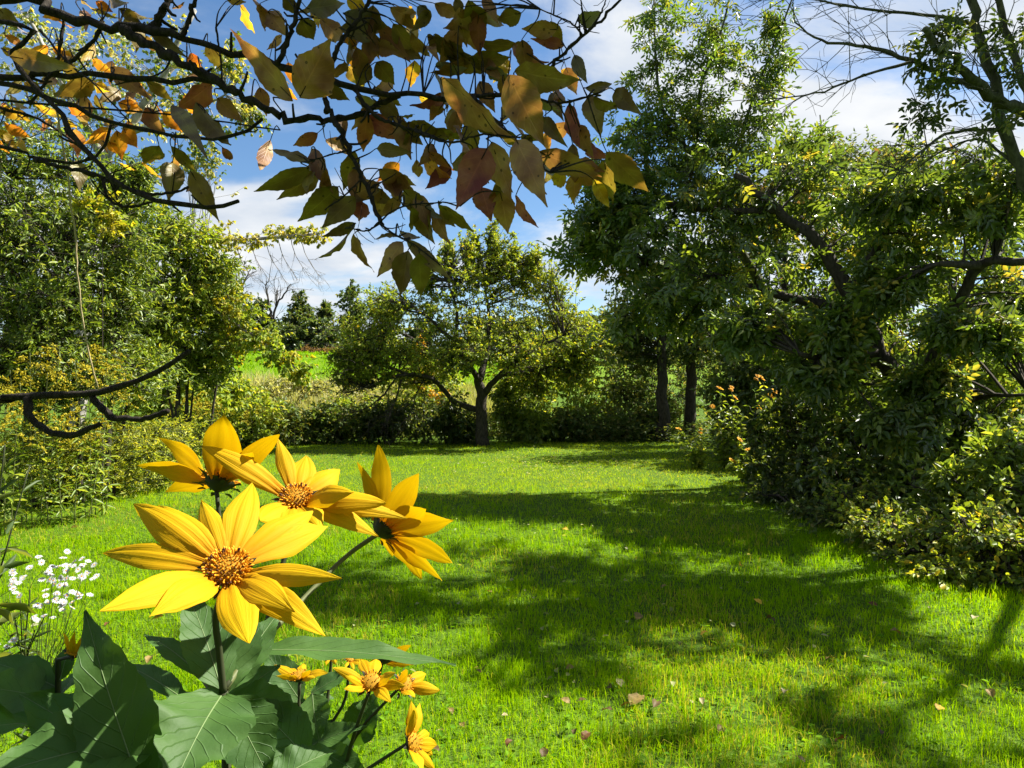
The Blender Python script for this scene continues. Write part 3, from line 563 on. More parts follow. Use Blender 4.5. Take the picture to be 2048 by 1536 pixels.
grow('ash_tree', 'ash tree whose tall airy shoots stand up against the sky', 'tree', b,
     [([b, Q(1600, 720, 10.2), Q(1480, 500, 10), Q(1390, 330, 9.8)], .10, .05),
      ([Q(1390, 330, 9.8), Q(1347, 245, 9.6), Q(1325, 219, 9.6), Q(1312, 131, 9.6), Q(1308, 0, 9.6), Q(1306, -90, 9.6)], .03, .008),
      ([Q(1395, 350, 9.8), Q(1400, 188, 9.8), Q(1430, 101, 9.8), Q(1457, 9, 9.8), Q(1470, -70, 9.8)], .03, .008),
      ([Q(1410, 420, 9.9), Q(1470, 300, 9.6), Q(1495, 232, 9.5), Q(1531, 131, 9.5), Q(1580, 9, 9.5), Q(1600, -60, 9.5)], .03, .008),
      ([Q(1410, 420, 9.9), Q(1620, 300, 9.5), Q(1640, 230, 9.4)], .025, .008)],
     [CL(1310, 40, 9.6, 60, 60), CL(1320, 130, 9.6, 60, 60), CL(1345, 200, 9.6, 70, 50), CL(1440, 40, 9.8, 65, 60), CL(1425, 130, 9.8, 60, 60), CL(1400, 220, 9.8, 75, 50), CL(1550, 70, 9.5, 45, 55), CL(1530, 150, 9.5, 65, 45), CL(1480, 230, 9.5, 80, 50), CL(1380, 290, 9.7, 110, 50), CL(1260, 290, 9.6, 70, 50), CL(1630, 285, 9.4, 50, 40), CL(1220, 340, 9.6, 60, 50), CL(1310, 340, 9.8, 90, 60), CL(1400, 330, 9.9, 90, 55), CL(1500, 300, 9.7, 80, 50), CL(1260, 400, 9.9, 80, 60), CL(1360, 400, 10, 100, 60), CL(1310, 250, 9.7, 60, 45), CL(1440, 260, 9.8, 70, 40), CL(1180, 430, 9.8, 50, 45)],
     'ash', 'barkmoss', seed=210, nb=9, nt=5, lpt=4, jit=.9, L=.085, Wd=.03, pin=5, droop=.3, spread=.55, br_r=.008, twig_r=.004, tipscale=.5, n_parts=200)
Yr = 5.6
trp = G(2120, Yr)
root, T1, T2 = bare_tree('bare_tree', 'tall half-bare tree with mossy limbs in the top right corner', trp,
    [([trp - [0, 0, .05], Q(2110, 700, Yr), Q(2080, 450, Yr), Q(2045, 355, Yr), Q(2010, 263, Yr), Q(1983, 153, Yr), Q(1957, 66, Yr), Q(1930, -20, Yr), Q(1900, -120, Yr)], .085, .028),
     ([Q(2105, 320, Yr), Q(2048, 228, Yr - .1), Q(1961, 175, Yr - .2), Q(1895, 110, Yr - .3), Q(1850, 57, Yr - .4)], .062, .022),
     ([Q(2075, 420, Yr), Q(2060, 240, Yr + .2), Q(2030, 120, Yr + .2), Q(2000, 22, Yr + .2), Q(1980, -80, Yr + .2)], .042, .022),
     ([Q(1961, 175, Yr - .2), Q(1895, 158, Yr), Q(1808, 114, Yr + .1), Q(1720, 92, Yr + .2), Q(1646, 83, Yr + .3), Q(1589, 44, Yr + .3)], .028, .006),
     ([Q(1830, 123, Yr), Q(1720, 153, Yr), Q(1640, 185, Yr), Q(1553, 197, Yr)], .014, .004),
     ([Q(1957, 50, Yr), Q(1860, 31, Yr + .1), Q(1733, 18, Yr + .2), Q(1632, 0, Yr + .3), Q(1560, -10, Yr + .3)], .016, .005),
     ([Q(2010, 263, Yr), Q(1983, 259, Yr), Q(1895, 267, Yr), Q(1843, 303, Yr - .2), Q(1800, 340, Yr - .3)], .018, .006),
     ([Q(2040, 340, Yr), Q(1960, 280, Yr + .3), Q(1890, 300, Yr + .5), Q(1820, 345, Yr + .6)], .014, .005)],
    220, 'barkmoss', (.65, 13), tw_r=.0045, sub=4)
rr = np.random.default_rng(221)
def loose_leaves(root, centre, rad, n, L, Wd, mat, rr, pin=5, n_parts=0, near=None):
    """short leafy twigs round the nearest limb point"""
    base = np.array(root.location); c = np.asarray(centre, float); st = c + rr.normal(0, .25, (n, 3)) * rad; en = st + rr.normal(0, .5, (n, 3)) * rad
    T = sag(st, en, 4, rr); V, q = tube_arrays(T - base, np.full((n, 4), .003), 3)
    obj('branchwork', mesh_from('branchwork', V, q), M['barkmoss'], root, kind='stuff')
    crown(root, base, rr, T, L, Wd, M[mat], 5, pin, .3, n_parts=n_parts)
for u, v, ru, n in [(1880, 85, 55, 16), (1900, 130, 35, 8), (1990, 250, 30, 5), (2030, 60, 30, 6), (2040, 150, 30, 5), (1830, 200, 40, 4), (1860, 215, 60, 6), (1960, 110, 30, 3)]:
    k = Yr / F; loose_leaves(root, Q(u, v, Yr - .25), ru * k, n, .065, .028, 'dark', rr)
# crown of that tree beyond the right frame edge: it casts the dapples on the near lawn
rc = np.random.default_rng(232); SHC = []
while len(SHC) < 40:
    c_ = np.array([rc.uniform(3.4, 8.0), rc.uniform(4.4, 8.2), rc.uniform(4.6, 8.0)]); rd = rc.uniform(.3, .6); q_ = px(c_ + np.array([-rd * 1.2, 0, -rd * 1.2]))
    sh_y = c_[1] - SUN[1] / SUN[2] * c_[2]; sh_x = c_[0] - SUN[0] / SUN[2] * c_[2]
    if (sh_y < 3.9 or sh_x > 1.9) and rc.random() > .30: continue      # the near lawn stays mostly open to the sun
    if q_[0] > 2060 or q_[1] < -40: SHC.append((c_, (rd * 1.25, rd * 1.1, rd * .7)))
grow('shade_tree', 'tall leafy tree just outside the right edge whose shade dapples the lawn', 'tree', (7.0, 6.6, .25),
     [([(7.0, 6.6, .2), (6.9, 6.6, 2.5), (6.6, 6.6, 4.5), (6.2, 6.6, 6.2), (5.6, 6.6, 7.4)], .18, .05), ([(6.8, 6.6, 3.4), (6.6, 5.6, 4.2), (6.2, 4.7, 5.2)], .07, .03), ([(6.2, 6.6, 6.2), (4.8, 6.3, 6.7), (3.8, 6.5, 6.7)], .06, .02)],
     SHC,
     'dark', 'barkmoss', simple=True, seed=230, nb=6, nt=6, lpt=7, L=.13, Wd=.075)

for k, (x_, y_, lab) in enumerate([(-3.5, -4.5, 'unseen tree added behind the viewer to block skylight, left one'), (.5, -5.5, 'unseen tree added behind the viewer to block skylight, middle one'), (4.0, -5.0, 'unseen tree added behind the viewer to block skylight, right one')]):  # unseen trees, added to cut the skylight on surfaces facing the camera
    b = np.array([x_, y_, float(gz(x_, y_))])
    grow('sky_blocker_tree', lab, 'tree', b, [([b, b + [0, 0, 2], b + [.1, 0, 4.5], b + [0, 0, 7.6]], .2, .05)], [(b + np.array([dx, dy, dz]), (1.5, 1.0, 1.0)) for dx, dy, dz in ((-1, 0, 1.2), (1, .2, 1.3), (0, -.3, 2.6), (-1.1, 0, 3.6), (1.1, .2, 3.8), (0, 0, 5.2), (-1, -.3, 6.4), (1, -.3, 6.6), (0, -.4, 7.8))], 'dark', 'bark', seed=600 + k, nb=14, nt=6, lpt=6, L=.34, Wd=.2, simple=True, group='unseen trees added behind the viewer to block skylight')

for k, (lab, sp) in enumerate([('leafy bush outside the right edge beside the low bush', [(2220, 1000, 5.2, 110, 110), (2300, 900, 5.6, 120, 120), (2180, 860, 6.4, 90, 100)]), ('tall leafy bush outside the right edge deeper in the wood', [(2250, 700, 9, 120, 110), (2350, 560, 9, 120, 120), (2250, 850, 8.5, 120, 90), (2420, 740, 8.5, 110, 120)])]):
    bush('outer_bush', lab, sp, 'boxelder', 260 + k, nb=16, nt=8, lpt=7, L=.13, Wd=.06, simple=True, stem_r=.04)
RB = [
    ('dense dark bush below the middle of the box elder crown', [(1600, 850, 9.6, 90, 70), (1680, 900, 9, 90, 80), (1560, 920, 9.8, 70, 60), (1640, 980, 8.8, 80, 40)], 'dark', dict(nb=15, n_parts=0, L=.10, Wd=.05, jit=1.0)),
    ('tall dark bush around the foot of the leaning trunk', [(1720, 880, 8.4, 80, 60), (1830, 960, 7.4, 90, 60), (1720, 970, 7.8, 90, 60), (1960, 870, 7.8, 80, 60)], 'boxelder', dict(nb=15, L=.10, Wd=.05, jit=1.0)),
    ('low light-leaved bush nearest on the right lawn edge', [(1760, 1060, 5.9, 90, 65), (1850, 1090, 5.5, 100, 80), (1950, 1080, 5.2, 110, 100), (1700, 1010, 6.5, 80, 50), (2040, 1120, 4.9, 90, 90), (1930, 1160, 5.0, 110, 50)], 'brush', dict(nb=20, L=.055, Wd=.03, n_parts=250, nt=10, jit=1.0, sub=[('brush', .45), ('apple', .4), ('lime', .15)])),
    ('fresh green weedy bush at the right edge above the low bush', [(1990, 940, 6, 90, 80), (1900, 990, 6.2, 90, 60), (2060, 1000, 5.6, 80, 90)], 'willow', dict(nb=18, L=.09, Wd=.034, n_parts=120, jit=.9)),
    ('shaded bush on the lawn edge between the flowers and the low bush', [(1560, 1000, 8.6, 70, 45), (1640, 1040, 7.6, 80, 40), (1700, 1060, 7.0, 70, 40)], 'dark', dict(nb=16, L=.07, Wd=.035, jit=1.0))]
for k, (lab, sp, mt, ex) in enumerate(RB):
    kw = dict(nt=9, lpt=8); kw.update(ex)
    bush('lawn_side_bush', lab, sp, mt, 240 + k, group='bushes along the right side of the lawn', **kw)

# ------------------------------------------------------------------ left-hand side
bush('willow_shrub', 'big dark green willow shrub filling the left edge', [(90, 330, 8.4, 130, 90), (20, 460, 8, 130, 110), (170, 470, 8.4, 120, 100), (90, 600, 8, 140, 100), (220, 610, 8.6, 100, 100), (40, 720, 7.8, 120, 90), (180, 740, 8.2, 130, 80), (-80, 560, 8, 100, 180), (270, 740, 9, 70, 80), (250, 380, 8.8, 60, 60)],
     'willow', 400, stems=9, nb=34, nt=10, lpt=10, L=.085, Wd=.023, droop=.05, spread=.7, jit=1.0, up=.6, n_parts=150, stem_r=.035, sub=[('willow', .78), ('dark', .22)])
bush('willow_shrub', 'lighter yellow-green willow shrub right of the big dark one', [(330, 470, 11, 80, 60), (400, 540, 11.4, 70, 60), (340, 590, 11, 90, 70), (430, 640, 11.6, 70, 60), (330, 690, 10.8, 80, 60), (410, 720, 11.2, 70, 50)],
     'lime', 401, stems=7, nb=36, nt=9, lpt=9, L=.10, Wd=.032, stem_r=.03, sub=[('lime', .6), ('willow', .4)])
bush('grey_shrub', 'dull grey-green shrub behind the lighter willow shrub', [(430, 540, 17, 60, 60), (400, 620, 17, 60, 60), (420, 700, 17, 60, 50)], 'brush', 402, stems=5, nb=20, nt=8, lpt=7, L=.11, Wd=.05, stem_r=.04)
bush('yellow_weed_clump', 'low bright yellow-green weed clump on the left lawn edge', [(130, 950, 8.2, 90, 60), (230, 930, 8.8, 90, 60), (320, 930, 9.4, 80, 60), (170, 880, 8.6, 110, 50), (290, 870, 9.4, 90, 50), (390, 880, 10.5, 70, 50), (60, 900, 7.8, 80, 70)],
     'weed', 403, stems=14, nb=26, nt=10, lpt=9, L=.06, Wd=.018, droop=-.1, stem_r=.008, n_parts=100, bark='stemgreen')
Yp = 12.5
bp_ = G(150, Yp)
poplar = grow('poplar_tree', 'pale-barked poplar with airy yellowing leaves above the left shrubs', 'tree', bp_,
     [([bp_, Q(170, 600, Yp), Q(215, 330, Yp), Q(250, 270, Yp), Q(330, 150, Yp), Q(390, 20, Yp)], .16, .04),
      ([Q(215, 330, Yp), Q(160, 230, Yp), Q(100, 120, Yp), Q(60, 40, Yp)], .08, .03),
      ([Q(250, 270, Yp), Q(360, 230, Yp - .5), Q(450, 190, Yp - 1)], .05, .015),
      ([Q(200, 400, Yp), Q(300, 490, Yp - .5), Q(400, 484, Yp - 1), Q(520, 478, Yp - 1.3), Q(640, 468, Yp - 1.5)], .06, .012),
      ([Q(200, 450, Yp), Q(330, 560, Yp - .8), Q(430, 620, Yp - 1.2), Q(520, 680, Yp - 1.5), Q(590, 735, Yp - 1.6)], .06, .012)],
     [CL(80, 130, Yp, 90, 70), CL(200, 120, Yp, 90, 60), CL(300, 100, Yp, 80, 60), CL(370, 170, Yp - .6, 80, 60), CL(120, 240, Yp, 100, 60), CL(250, 230, Yp, 90, 60), CL(400, 250, Yp - .8, 70, 55), CL(30, 60, Yp, 80, 60), CL(470, 130, Yp - 1, 45, 40), CL(400, 330, Yp - .8, 60, 45), CL(490, 230, Yp - 1, 30, 40)],
     'poplar', 'barkpale', seed=410, nb=14, nt=7, lpt=6, L=.075, Wd=.055, droop=.7, spread=.5, br_r=.01, twig_r=.004, jit=.9, sub=[('poplar', .6), ('ash', .4)])
bg1 = grow('poplar_bough', 'long arching poplar bough with yellowing leaves and hanging bare twigs', 'bough', Q(300, 490, Yp - .5),
     [([Q(300, 490, Yp - .5), Q(400, 482, Yp - 1), Q(520, 476, Yp - 1.3), Q(645, 466, Yp - 1.5)], .03, .008)],
     [CL(430, 470, Yp - 1.1, 50, 25), CL(500, 480, Yp - 1.2, 45, 30), CL(570, 465, Yp - 1.4, 45, 22), CL(620, 470, Yp - 1.5, 35, 20)], 'poplar', 'barkpale', simple=True, seed=411, nb=10, nt=6, lpt=6, L=.07, Wd=.05, droop=.8, br_r=.006, twig_r=.003, sub=[('poplar', .6), ('yellowleaf', .4)], trunk='limb')
bt = [([Q(u, v, Yp - 1.3), Q(u + 12, v + 40, Yp - 1.3), Q(u + 40, v + 85, Yp - 1.3)], .007, .003) for u, v in [(470, 480), (500, 478), (530, 476), (555, 474), (580, 472), (600, 470)]]
bg2, _, _ = bare_tree('poplar_twig_fringe', 'fringe of bare hanging twigs under the arching poplar bough', Q(470, 480, Yp - 1.3), bt, 412, 'barkdry', (.35, 9), tw_r=.003, cat='twigs')
bg3 = grow('drooping_bough', 'drooping bough with bright yellow-green leaves in front of the far field', 'bough', Q(330, 560, Yp - .8),
     [([Q(330, 560, Yp - .8), Q(430, 620, Yp - 1.2), Q(520, 680, Yp - 1.5), Q(595, 740, Yp - 1.6)], .03, .008)],
     [CL(430, 600, Yp - 1.2, 60, 40), CL(480, 640, Yp - 1.3, 50, 40), CL(520, 680, Yp - 1.5, 45, 35), CL(560, 715, Yp - 1.6, 40, 28), CL(470, 690, Yp - 1.3, 60, 35), CL(600, 745, Yp - 1.6, 25, 25)], 'yellowleaf', 'bark', seed=413, nb=12, nt=7, lpt=6, L=.075, Wd=.05, droop=.7, br_r=.006, twig_r=.003, sub=[('lime', .55), ('yellowleaf', .45)], trunk='limb')
for q_ in (bg1, bg2, bg3): absorb(q_, poplar)
grow('yellow_sapling', 'small sapling with bright yellow leaves among the left willow leaves', 'tree', G(205, 7.9), [([G(205, 7.9), Q(205, 600, 7.9), Q(205, 440, 7.7)], .008, .004)],
     [CL(190, 410, 7.5, 45, 30), CL(220, 450, 7.5, 40, 30)], 'yellowleaf', seed=414, nb=9, nt=6, lpt=7, L=.06, Wd=.035, sub=[('yellowleaf', .7), ('lime', .3)])

# ------------------------------------------------------------------ goldenrod, asters, orange flowers (herbs)
def stalk(root, base, pts, r0, r1, mat='stemgreen', name='stem', n=None, sides=6):
    me, pl, R = limb_mesh(name, np.array(pts) - base, r0, r1, n=n or 5 * len(pts), sides=sides); obj(name, me, M[mat], root); return pl + base
def stem_leaves(root, base, pl, r, n, L, Wd, mat, t0=.1, t1=.85, droop=.35, name='leaf'):
    t = np.linspace(t0, t1, n) * (len(pl) - 1); i = t.astype(int); pos = pl[i]; az = np.arange(n) * 2.4 + r.uniform(0, 6)
    d = np.stack([np.cos(az), np.sin(az), r.uniform(-.6, .9, n)], 1); V0 = leaf_variants(M[mat], Wd / L); up = np.array([0, 0, 1.])
    for k in range(n):
        A, s, nn = leaf_frames(d[k:k + 1], up[None] + r.normal(0, .55, (1, 3))); sc = L * r.uniform(.7, 1.15) * (1.15 - .5 * k / n)
        o = bpy.data.objects.new(name, V0[r.integers(5)]); C.objects.link(o); o.parent = root; m3 = np.eye(4)
        m3[:3, 0] = A[0] * sc; m3[:3, 1] = s[0] * sc; m3[:3, 2] = nn[0] * sc; m3[:3, 3] = pos[k] - base; o.matrix_basis = Matrix(m3.tolist())
def plume(root, base, tip, r, L=.16, n=9, lean=None):
    """goldenrod plume: arching sprays set with tiny blooms along their upper side"""
    lean = lean if lean is not None else r.uniform(0, 6.28); ps = []
    for k in range(n):
        a = lean + r.normal(0, .9); l = L * (1 - .55 * k / n) * r.uniform(.8, 1.15); d = np.array([math.cos(a), math.sin(a), 0]); s0 = tip - np.array([0, 0, L * 1.1 * (1 - k / n)])
        t = np.linspace(0, 1, 7)[:, None]; ps.append(s0 + d * l * t + np.array([0, 0, 1.]) * (l * (.75 * t - .75 * t * t)))
    ps = np.array(ps); V, q = tube_arrays(ps - base, np.full(ps.shape[:2], L * .008), 3)
    m = 18; f = r.uniform(1, 5.99, (n, m)); i = f.astype(int); w = (f - i)[..., None]; pos = (ps[np.arange(n)[:, None], i] * (1 - w) + ps[np.arange(n)[:, None], i + 1] * w).reshape(-1, 3)
    pos = pos + np.array([0, 0, L * .02]) + r.normal(0, L * .018, pos.shape); dd = unit(r.normal(0, 1, pos.shape) + np.array([0, 0, .7]))
    V2, q2 = leaf_arrays(pos - base, dd, unit(r.normal(0, 1, pos.shape)), np.full(len(pos), L * .085), np.full(len(pos), L * .05))
    Va = np.vstack([V, V2]); obj('plume', mesh_from('plume', Va, np.vstack([q, q2 + len(V)]), attrs={'v': np.concatenate([np.full(len(V), 0), np.repeat(r.random(len(pos)), 6)])}), M['plume'], root, kind='stuff')
def goldenrod(label, stems, seed, L=.16, group=None, leafL=.10, nl=14):
    r = np.random.default_rng(seed); tips = [P(*s) for s in stems]; c = np.mean(tips, 0); base = np.array([c[0], c[1], float(gz(c[0], c[1]))]); root = thing('goldenrod_plant', label, 'goldenrod', base, group)
    for tp in tips:
        foot = base + np.array([(tp[0] - base[0]) * .5, (tp[1] - base[1]) * .5, 0]); pl = stalk(root, base, [foot, foot * .5 + tp * .5 + [0, 0, .05], tp], .005, .002)
        stem_leaves(root, base, pl, r, nl, leafL, leafL * .19, 'willow'); plume(root, base, tp, r, L)
GR = [('goldenrod with tall drooping plumes against the big willow shrub', [(60, 705, 7.2), (120, 690, 7.3), (20, 740, 7.0), (95, 745, 7.1), (40, 765, 7.0)], .34),
      ('goldenrod with plumes beside the hanging dry stem', [(175, 690, 7.4), (215, 700, 7.6), (190, 740, 7.5), (150, 720, 7.3), (230, 760, 7.7)], .32),
      ('goldenrod with dull plumes below the dead branch', [(60, 810, 6.9), (110, 840, 7.0), (160, 810, 7.2), (215, 830, 7.4)], .34),
      ('goldenrod at the left edge above the forked dead twig', [(10, 790, 6.6), (35, 830, 6.7), (-20, 740, 6.6)], .34)]
for k, (lab, st, L) in enumerate(GR): goldenrod(lab, st, 500 + k, L, 'goldenrods at the left edge', .13, 46)
GM = [('goldenrod in bloom left of the tallest rear petal', [(370, 790, 12.4), (395, 785, 12.6), (350, 800, 12.2)]), ('goldenrod just above the tallest rear petal', [(425, 800, 12.9), (445, 808, 13.1), (405, 805, 12.8)]),
      ('bright goldenrod clump in the middle of the left hedge', [(500, 822, 15), (525, 815, 15.1), (545, 822, 15.2), (510, 808, 15.2)]), ('bright goldenrod clump right of the middle of the left hedge', [(570, 830, 15.6), (590, 822, 15.7), (605, 835, 15.6)]),
      ('small goldenrod low in the left hedge', [(560, 862, 15.3), (575, 858, 15.4)]), ('faint goldenrod behind the low weed clump', [(240, 850, 10), (205, 858, 9.8), (270, 862, 10.2)])]
for k, (lab, st) in enumerate(GM): goldenrod(lab, st, 520 + k, .30, 'goldenrods in the hedge', .12, 8)

def petal_mesh(base, tip, width, nrm, bow=.12, ridge=.05, cup=.15, nl=10, nc=9, blunt=.5, v=.5, name='petal', twist=0.0, base_w=.35):
    """ray petal from base to tip, nrm = side that shows, grooved along its length; attr s runs base to tip"""
    base = np.asarray(base, float); tip = np.asarray(tip, float); d = tip - base; Ln = np.linalg.norm(d); d = d / Ln
    s_ = unit(np.cross(nrm, d)); n_ = np.cross(d, s_); s = np.linspace(0, 1, nl)[:, None]; t = np.linspace(-1, 1, nc)[None, :]
    wp = (base_w + (1 - base_w) * np.sin(np.clip(s / .55, 0, 1) * math.pi / 2)) * np.clip(np.cos(np.clip((s - .4) / .6, 0, 1) * math.pi / 2), 0.02, 1) ** (1.05 - .45 * blunt) * width * .5
    ph1, ph2 = v * 31.0, v * 57.0; tw = twist * s; wp = wp * (1 + .05 * np.sin(s * 11 + ph1 + t * 2) * np.abs(t))
    off_n = .045 * width * (np.sin(s * 8 + ph2) + .5 * np.sin(s * 19 + ph1)) * np.abs(t) ** 2 * np.sign(t + .2) + -cup * wp * t * t * 1.2 + ridge * width * np.cos(t * math.pi * 2.5) * (.25 + .75 * (1 - s)) * .5 + bow * Ln * np.sin(s * math.pi)
    X = base + d * (s * Ln)[..., None] + (s_ * np.cos(tw)[..., None] + n_ * np.sin(tw)[..., None]) * (wp * t)[..., None] + n_ * off_n[..., None]
    i = np.arange(nl * nc).reshape(nl, nc); q = np.stack([i[:-1, :-1], i[:-1, 1:], i[1:, 1:], i[1:, :-1]], -1).reshape(-1, 4)
    return mesh_from(name, X.reshape(-1, 3), q, attrs={'v': np.repeat(v + .0 * s[:, 0], nc), 's': np.repeat(s[:, 0], nc), 't': np.tile(t[0], nl)})
def petalmat():
    m, n, l, b = newmat('yellow_ray_petal')
    a = n.new('ShaderNodeAttribute'); a.attribute_name = 's'; at = n.new('ShaderNodeAttribute'); at.attribute_name = 't'; av = n.new('ShaderNodeAttribute'); av.attribute_name = 'v'
    r = ramp(n, [(0, (.56, .22, .002)), (.28, (.56, .31, .002)), (1, (.57, .37, .002))]); l.new(a.outputs['Fac'], r.inputs[0])
    cbn = n.new('ShaderNodeCombineXYZ'); l.new(a.outputs['Fac'], cbn.inputs[0]); l.new(at.outputs['Fac'], cbn.inputs[1]); l.new(av.outputs['Fac'], cbn.inputs[2])
    mpn = n.new('ShaderNodeMapping'); mpn.inputs['Scale'].default_value = (.8, 3.6, 30); l.new(cbn.outputs[0], mpn.inputs[0])
    z = n.new('ShaderNodeTexNoise'); z.inputs['Scale'].default_value = 1.6; z.inputs['Detail'].default_value = 4; l.new(mpn.outputs[0], z.inputs['Vector'])
    mr = n.new('ShaderNodeMapRange'); mr.inputs[1].default_value = .3; mr.inputs[2].default_value = .7; mr.inputs[3].default_value = .92; mr.inputs[4].default_value = 1.05; l.new(z.outputs[0], mr.inputs[0])
    sc = n.new('ShaderNodeVectorMath'); sc.operation = 'SCALE'; l.new(r.outputs[0], sc.inputs[0]); l.new(mr.outputs[0], sc.inputs['Scale'])
    l.new(sc.outputs[0], b.inputs['Base Color']); b.inputs['Roughness'].default_value = .7; b.inputs['Specular IOR Level'].default_value = .15
    bp = n.new('ShaderNodeBump'); bp.inputs['Strength'].default_value = .45; bp.inputs['Distance'].default_value = .0010; l.new(z.outputs[0], bp.inputs['Height']); l.new(bp.outputs[0], b.inputs['Normal'])
    tl = n.new('ShaderNodeBsdfTranslucent'); l.new(sc.outputs[0], tl.inputs['Color']); mx = n.new('ShaderNodeMixShader'); mx.inputs[0].default_value = .38
    l.new(b.outputs[0], mx.inputs[1]); l.new(tl.outputs[0], mx.inputs[2]); l.new(mx.outputs[0], n['Material Output'].inputs[0]); return m
M['petal'] = petalmat()
M['disc'] = leafmat('flower_disc', [(0, (.22, .13, .010)), (1, (.45, .22, .010))], tr=.1, rough=.75, spec=.15)
M['floret'] = leafmat('disc_floret', [(0, (.035, .012, .006)), (.33, (.16, .055, .010)), (.45, (.62, .26, .010)), (1, (.75, .36, .015))], tr=.15, rough=.6, spec=.2)
M['bract'] = leafmat('dark_bract', [(0, (.014, .016, .008)), (1, (.04, .045, .018))], tr=.05, rough=.6, spec=.3)

def ray_hit(u, v, c, L, n, cone):
    """point on the pixel's ray at distance L from the flower centre, on the side that suits the petal cone"""
    d = unit(P(u, v, 1.0) - np.array([0, 0, CAMH])); o = np.array([0, 0, CAMH]); oc = c - o; tca = oc @ d; h2 = oc @ oc - tca * tca
    if h2 >= L * L: return o + d * tca
    q = math.sqrt(L * L - h2); best = [o + d * (tca + sg * q) for sg in (-1, 1)]
    return min(best, key=lambda x: abs((x - c) @ n / L - cone))
def flower(root, rbase, uv, Y, face, tips, L, width, disc_r, r, label=None, cone=.15, florets=110, petal_w=None, bracts=12, dome=.5, back=False, bow=.1, center=None):
    c = P(uv[0], uv[1], Y) if center is None else center; n = unit(face); a = unit(np.cross(n, [0.1, .2, 1.])); b = np.cross(n, a)
    # disc (dome) with florets
    K1, K2 = 7, 18; th = np.linspace(0, math.pi / 2, K1); ph = np.arange(K2) * 2 * math.pi / K2; V = []
    for t_ in th: V += [c + n * (disc_r * dome * math.cos(t_)) + (a * math.cos(p) + b * math.sin(p)) * disc_r * math.sin(t_) for p in ph]
    i = np.arange(K1 * K2).reshape(K1, K2); q = np.stack([i[:-1], i[1:], np.roll(i[1:], -1, 1), np.roll(i[:-1], -1, 1)], -1).reshape(-1, 4)
    head = obj('flower', mesh_from('flower', np.array(V) - rbase, q, attrs={'v': np.repeat(np.linspace(.2, 1, K1), K2)}), M['disc'], root, label=label)
    if florets:
        k = np.arange(florets); fr = np.sqrt((k + .5) / florets); an = k * 2.39996; t_ = fr * math.pi / 2 * .98
        nn = n * np.cos(t_)[:, None] * 1.0 + (np.cos(an)[:, None] * a + np.sin(an)[:, None] * b) * (np.sin(t_) * .75)[:, None]; nn = unit(nn + r.normal(0, .12, nn.shape))
        p0 = c + n * (disc_r * dome * np.cos(t_))[:, None] + (np.cos(an)[:, None] * a + np.sin(an)[:, None] * b) * (disc_r * np.sin(t_))[:, None]
        h = disc_r * (.12 + .26 * (fr > .28) * r.uniform(.6, 1.25, florets)); w = disc_r * .050
        tt = np.array([0, .55, .8, 1.0])[None, :, None]; PLn = p0[:, None] + nn[:, None] * h[:, None, None] * tt; Rr = np.array([.8, .8, 1.35, .5])[None] * w * np.ones((florets, 1))
        V, q = tube_arrays(PLn - rbase, Rr, 5)
        dark = (r.random(florets) < np.where((fr > .3) & (fr < .75), .42, .06)); vt = np.where(dark[:, None], np.array([.5, .3, .1, .05])[None], np.array([.45, .6, .9, .95])[None]); vt = np.where((fr < .28)[:, None], .5, vt)
        obj('disc_florets', mesh_from('disc_florets', V, q, attrs={'v': np.repeat(vt.ravel(), 5)}), M['floret'], head, kind='stuff')
    for k, tp in enumerate(tips):
        tu, tv = tp[0], tp[1]; ww = tp[2] if len(tp) > 2 else 1; Lk = L * (tp[3] if len(tp) > 3 else 1)
        e = ray_hit(tu, tv, c, Lk, n, cone); rad = (e - c) - ((e - c) @ n) * n
        rad = unit(rad) if np.linalg.norm(rad) > 1e-6 else a
        p0 = c + rad * disc_r * .8 - n * disc_r * .12; nr_ = unit(n - (n @ unit(e - p0)) * unit(e - p0)); vw = unit(CAMP - p0); vw = unit(vw - (vw @ unit(e - p0)) * unit(e - p0))
        nr_ = unit(nr_ * .6 + vw * (.4 if vw @ nr_ > 0 else -.4))
        obj('petal', petal_mesh(p0 - rbase, e - rbase, width * ww, nr_, bow=bow * r.uniform(.5, 1.3), cup=r.uniform(.05, .35), ridge=.085, blunt=r.uniform(.0, .6), v=r.random(), twist=r.normal(0, .12)), M['petal'], head)
    # calyx: cup and pointed bracts under the head
    V = []; prof = [(0, .98), (-.25, .95), (-.6, .7), (-.9, .3), (-1.0, .16)]
    for z_, rr_ in prof: V += [c + n * (disc_r * z_ * .8) + (a * math.cos(p) + b * math.sin(p)) * disc_r * rr_ for p in ph]
    i = np.arange(len(prof) * K2).reshape(len(prof), K2); q = np.stack([i[:-1], i[1:], np.roll(i[1:], -1, 1), np.roll(i[:-1], -1, 1)], -1).reshape(-1, 4)
    obj('calyx', mesh_from('calyx', np.array(V) - rbase, q, attrs={'v': np.full(len(V), .4)}), M['bract'], head)
    for k in range(bracts):
        p = k * 2 * math.pi / bracts + r.uniform(-.2, .2); rd = a * math.cos(p) + b * math.sin(p); low = .55 if k % 2 else .25
        p0 = c + rd * disc_r * .9 - n * disc_r * low; e = p0 + (rd * r.uniform(.5, .95) + n * r.uniform(-.15, .45)) * disc_r * r.uniform(.8, 1.15)
        obj('bract', petal_mesh(p0 - rbase, e - rbase, disc_r * .34, unit(n - rd * .3), bow=.12, ridge=.0, nl=6, nc=5, v=r.random(), base_w=.8), M['bract'], head)
    return c - n * disc_r * .8, n

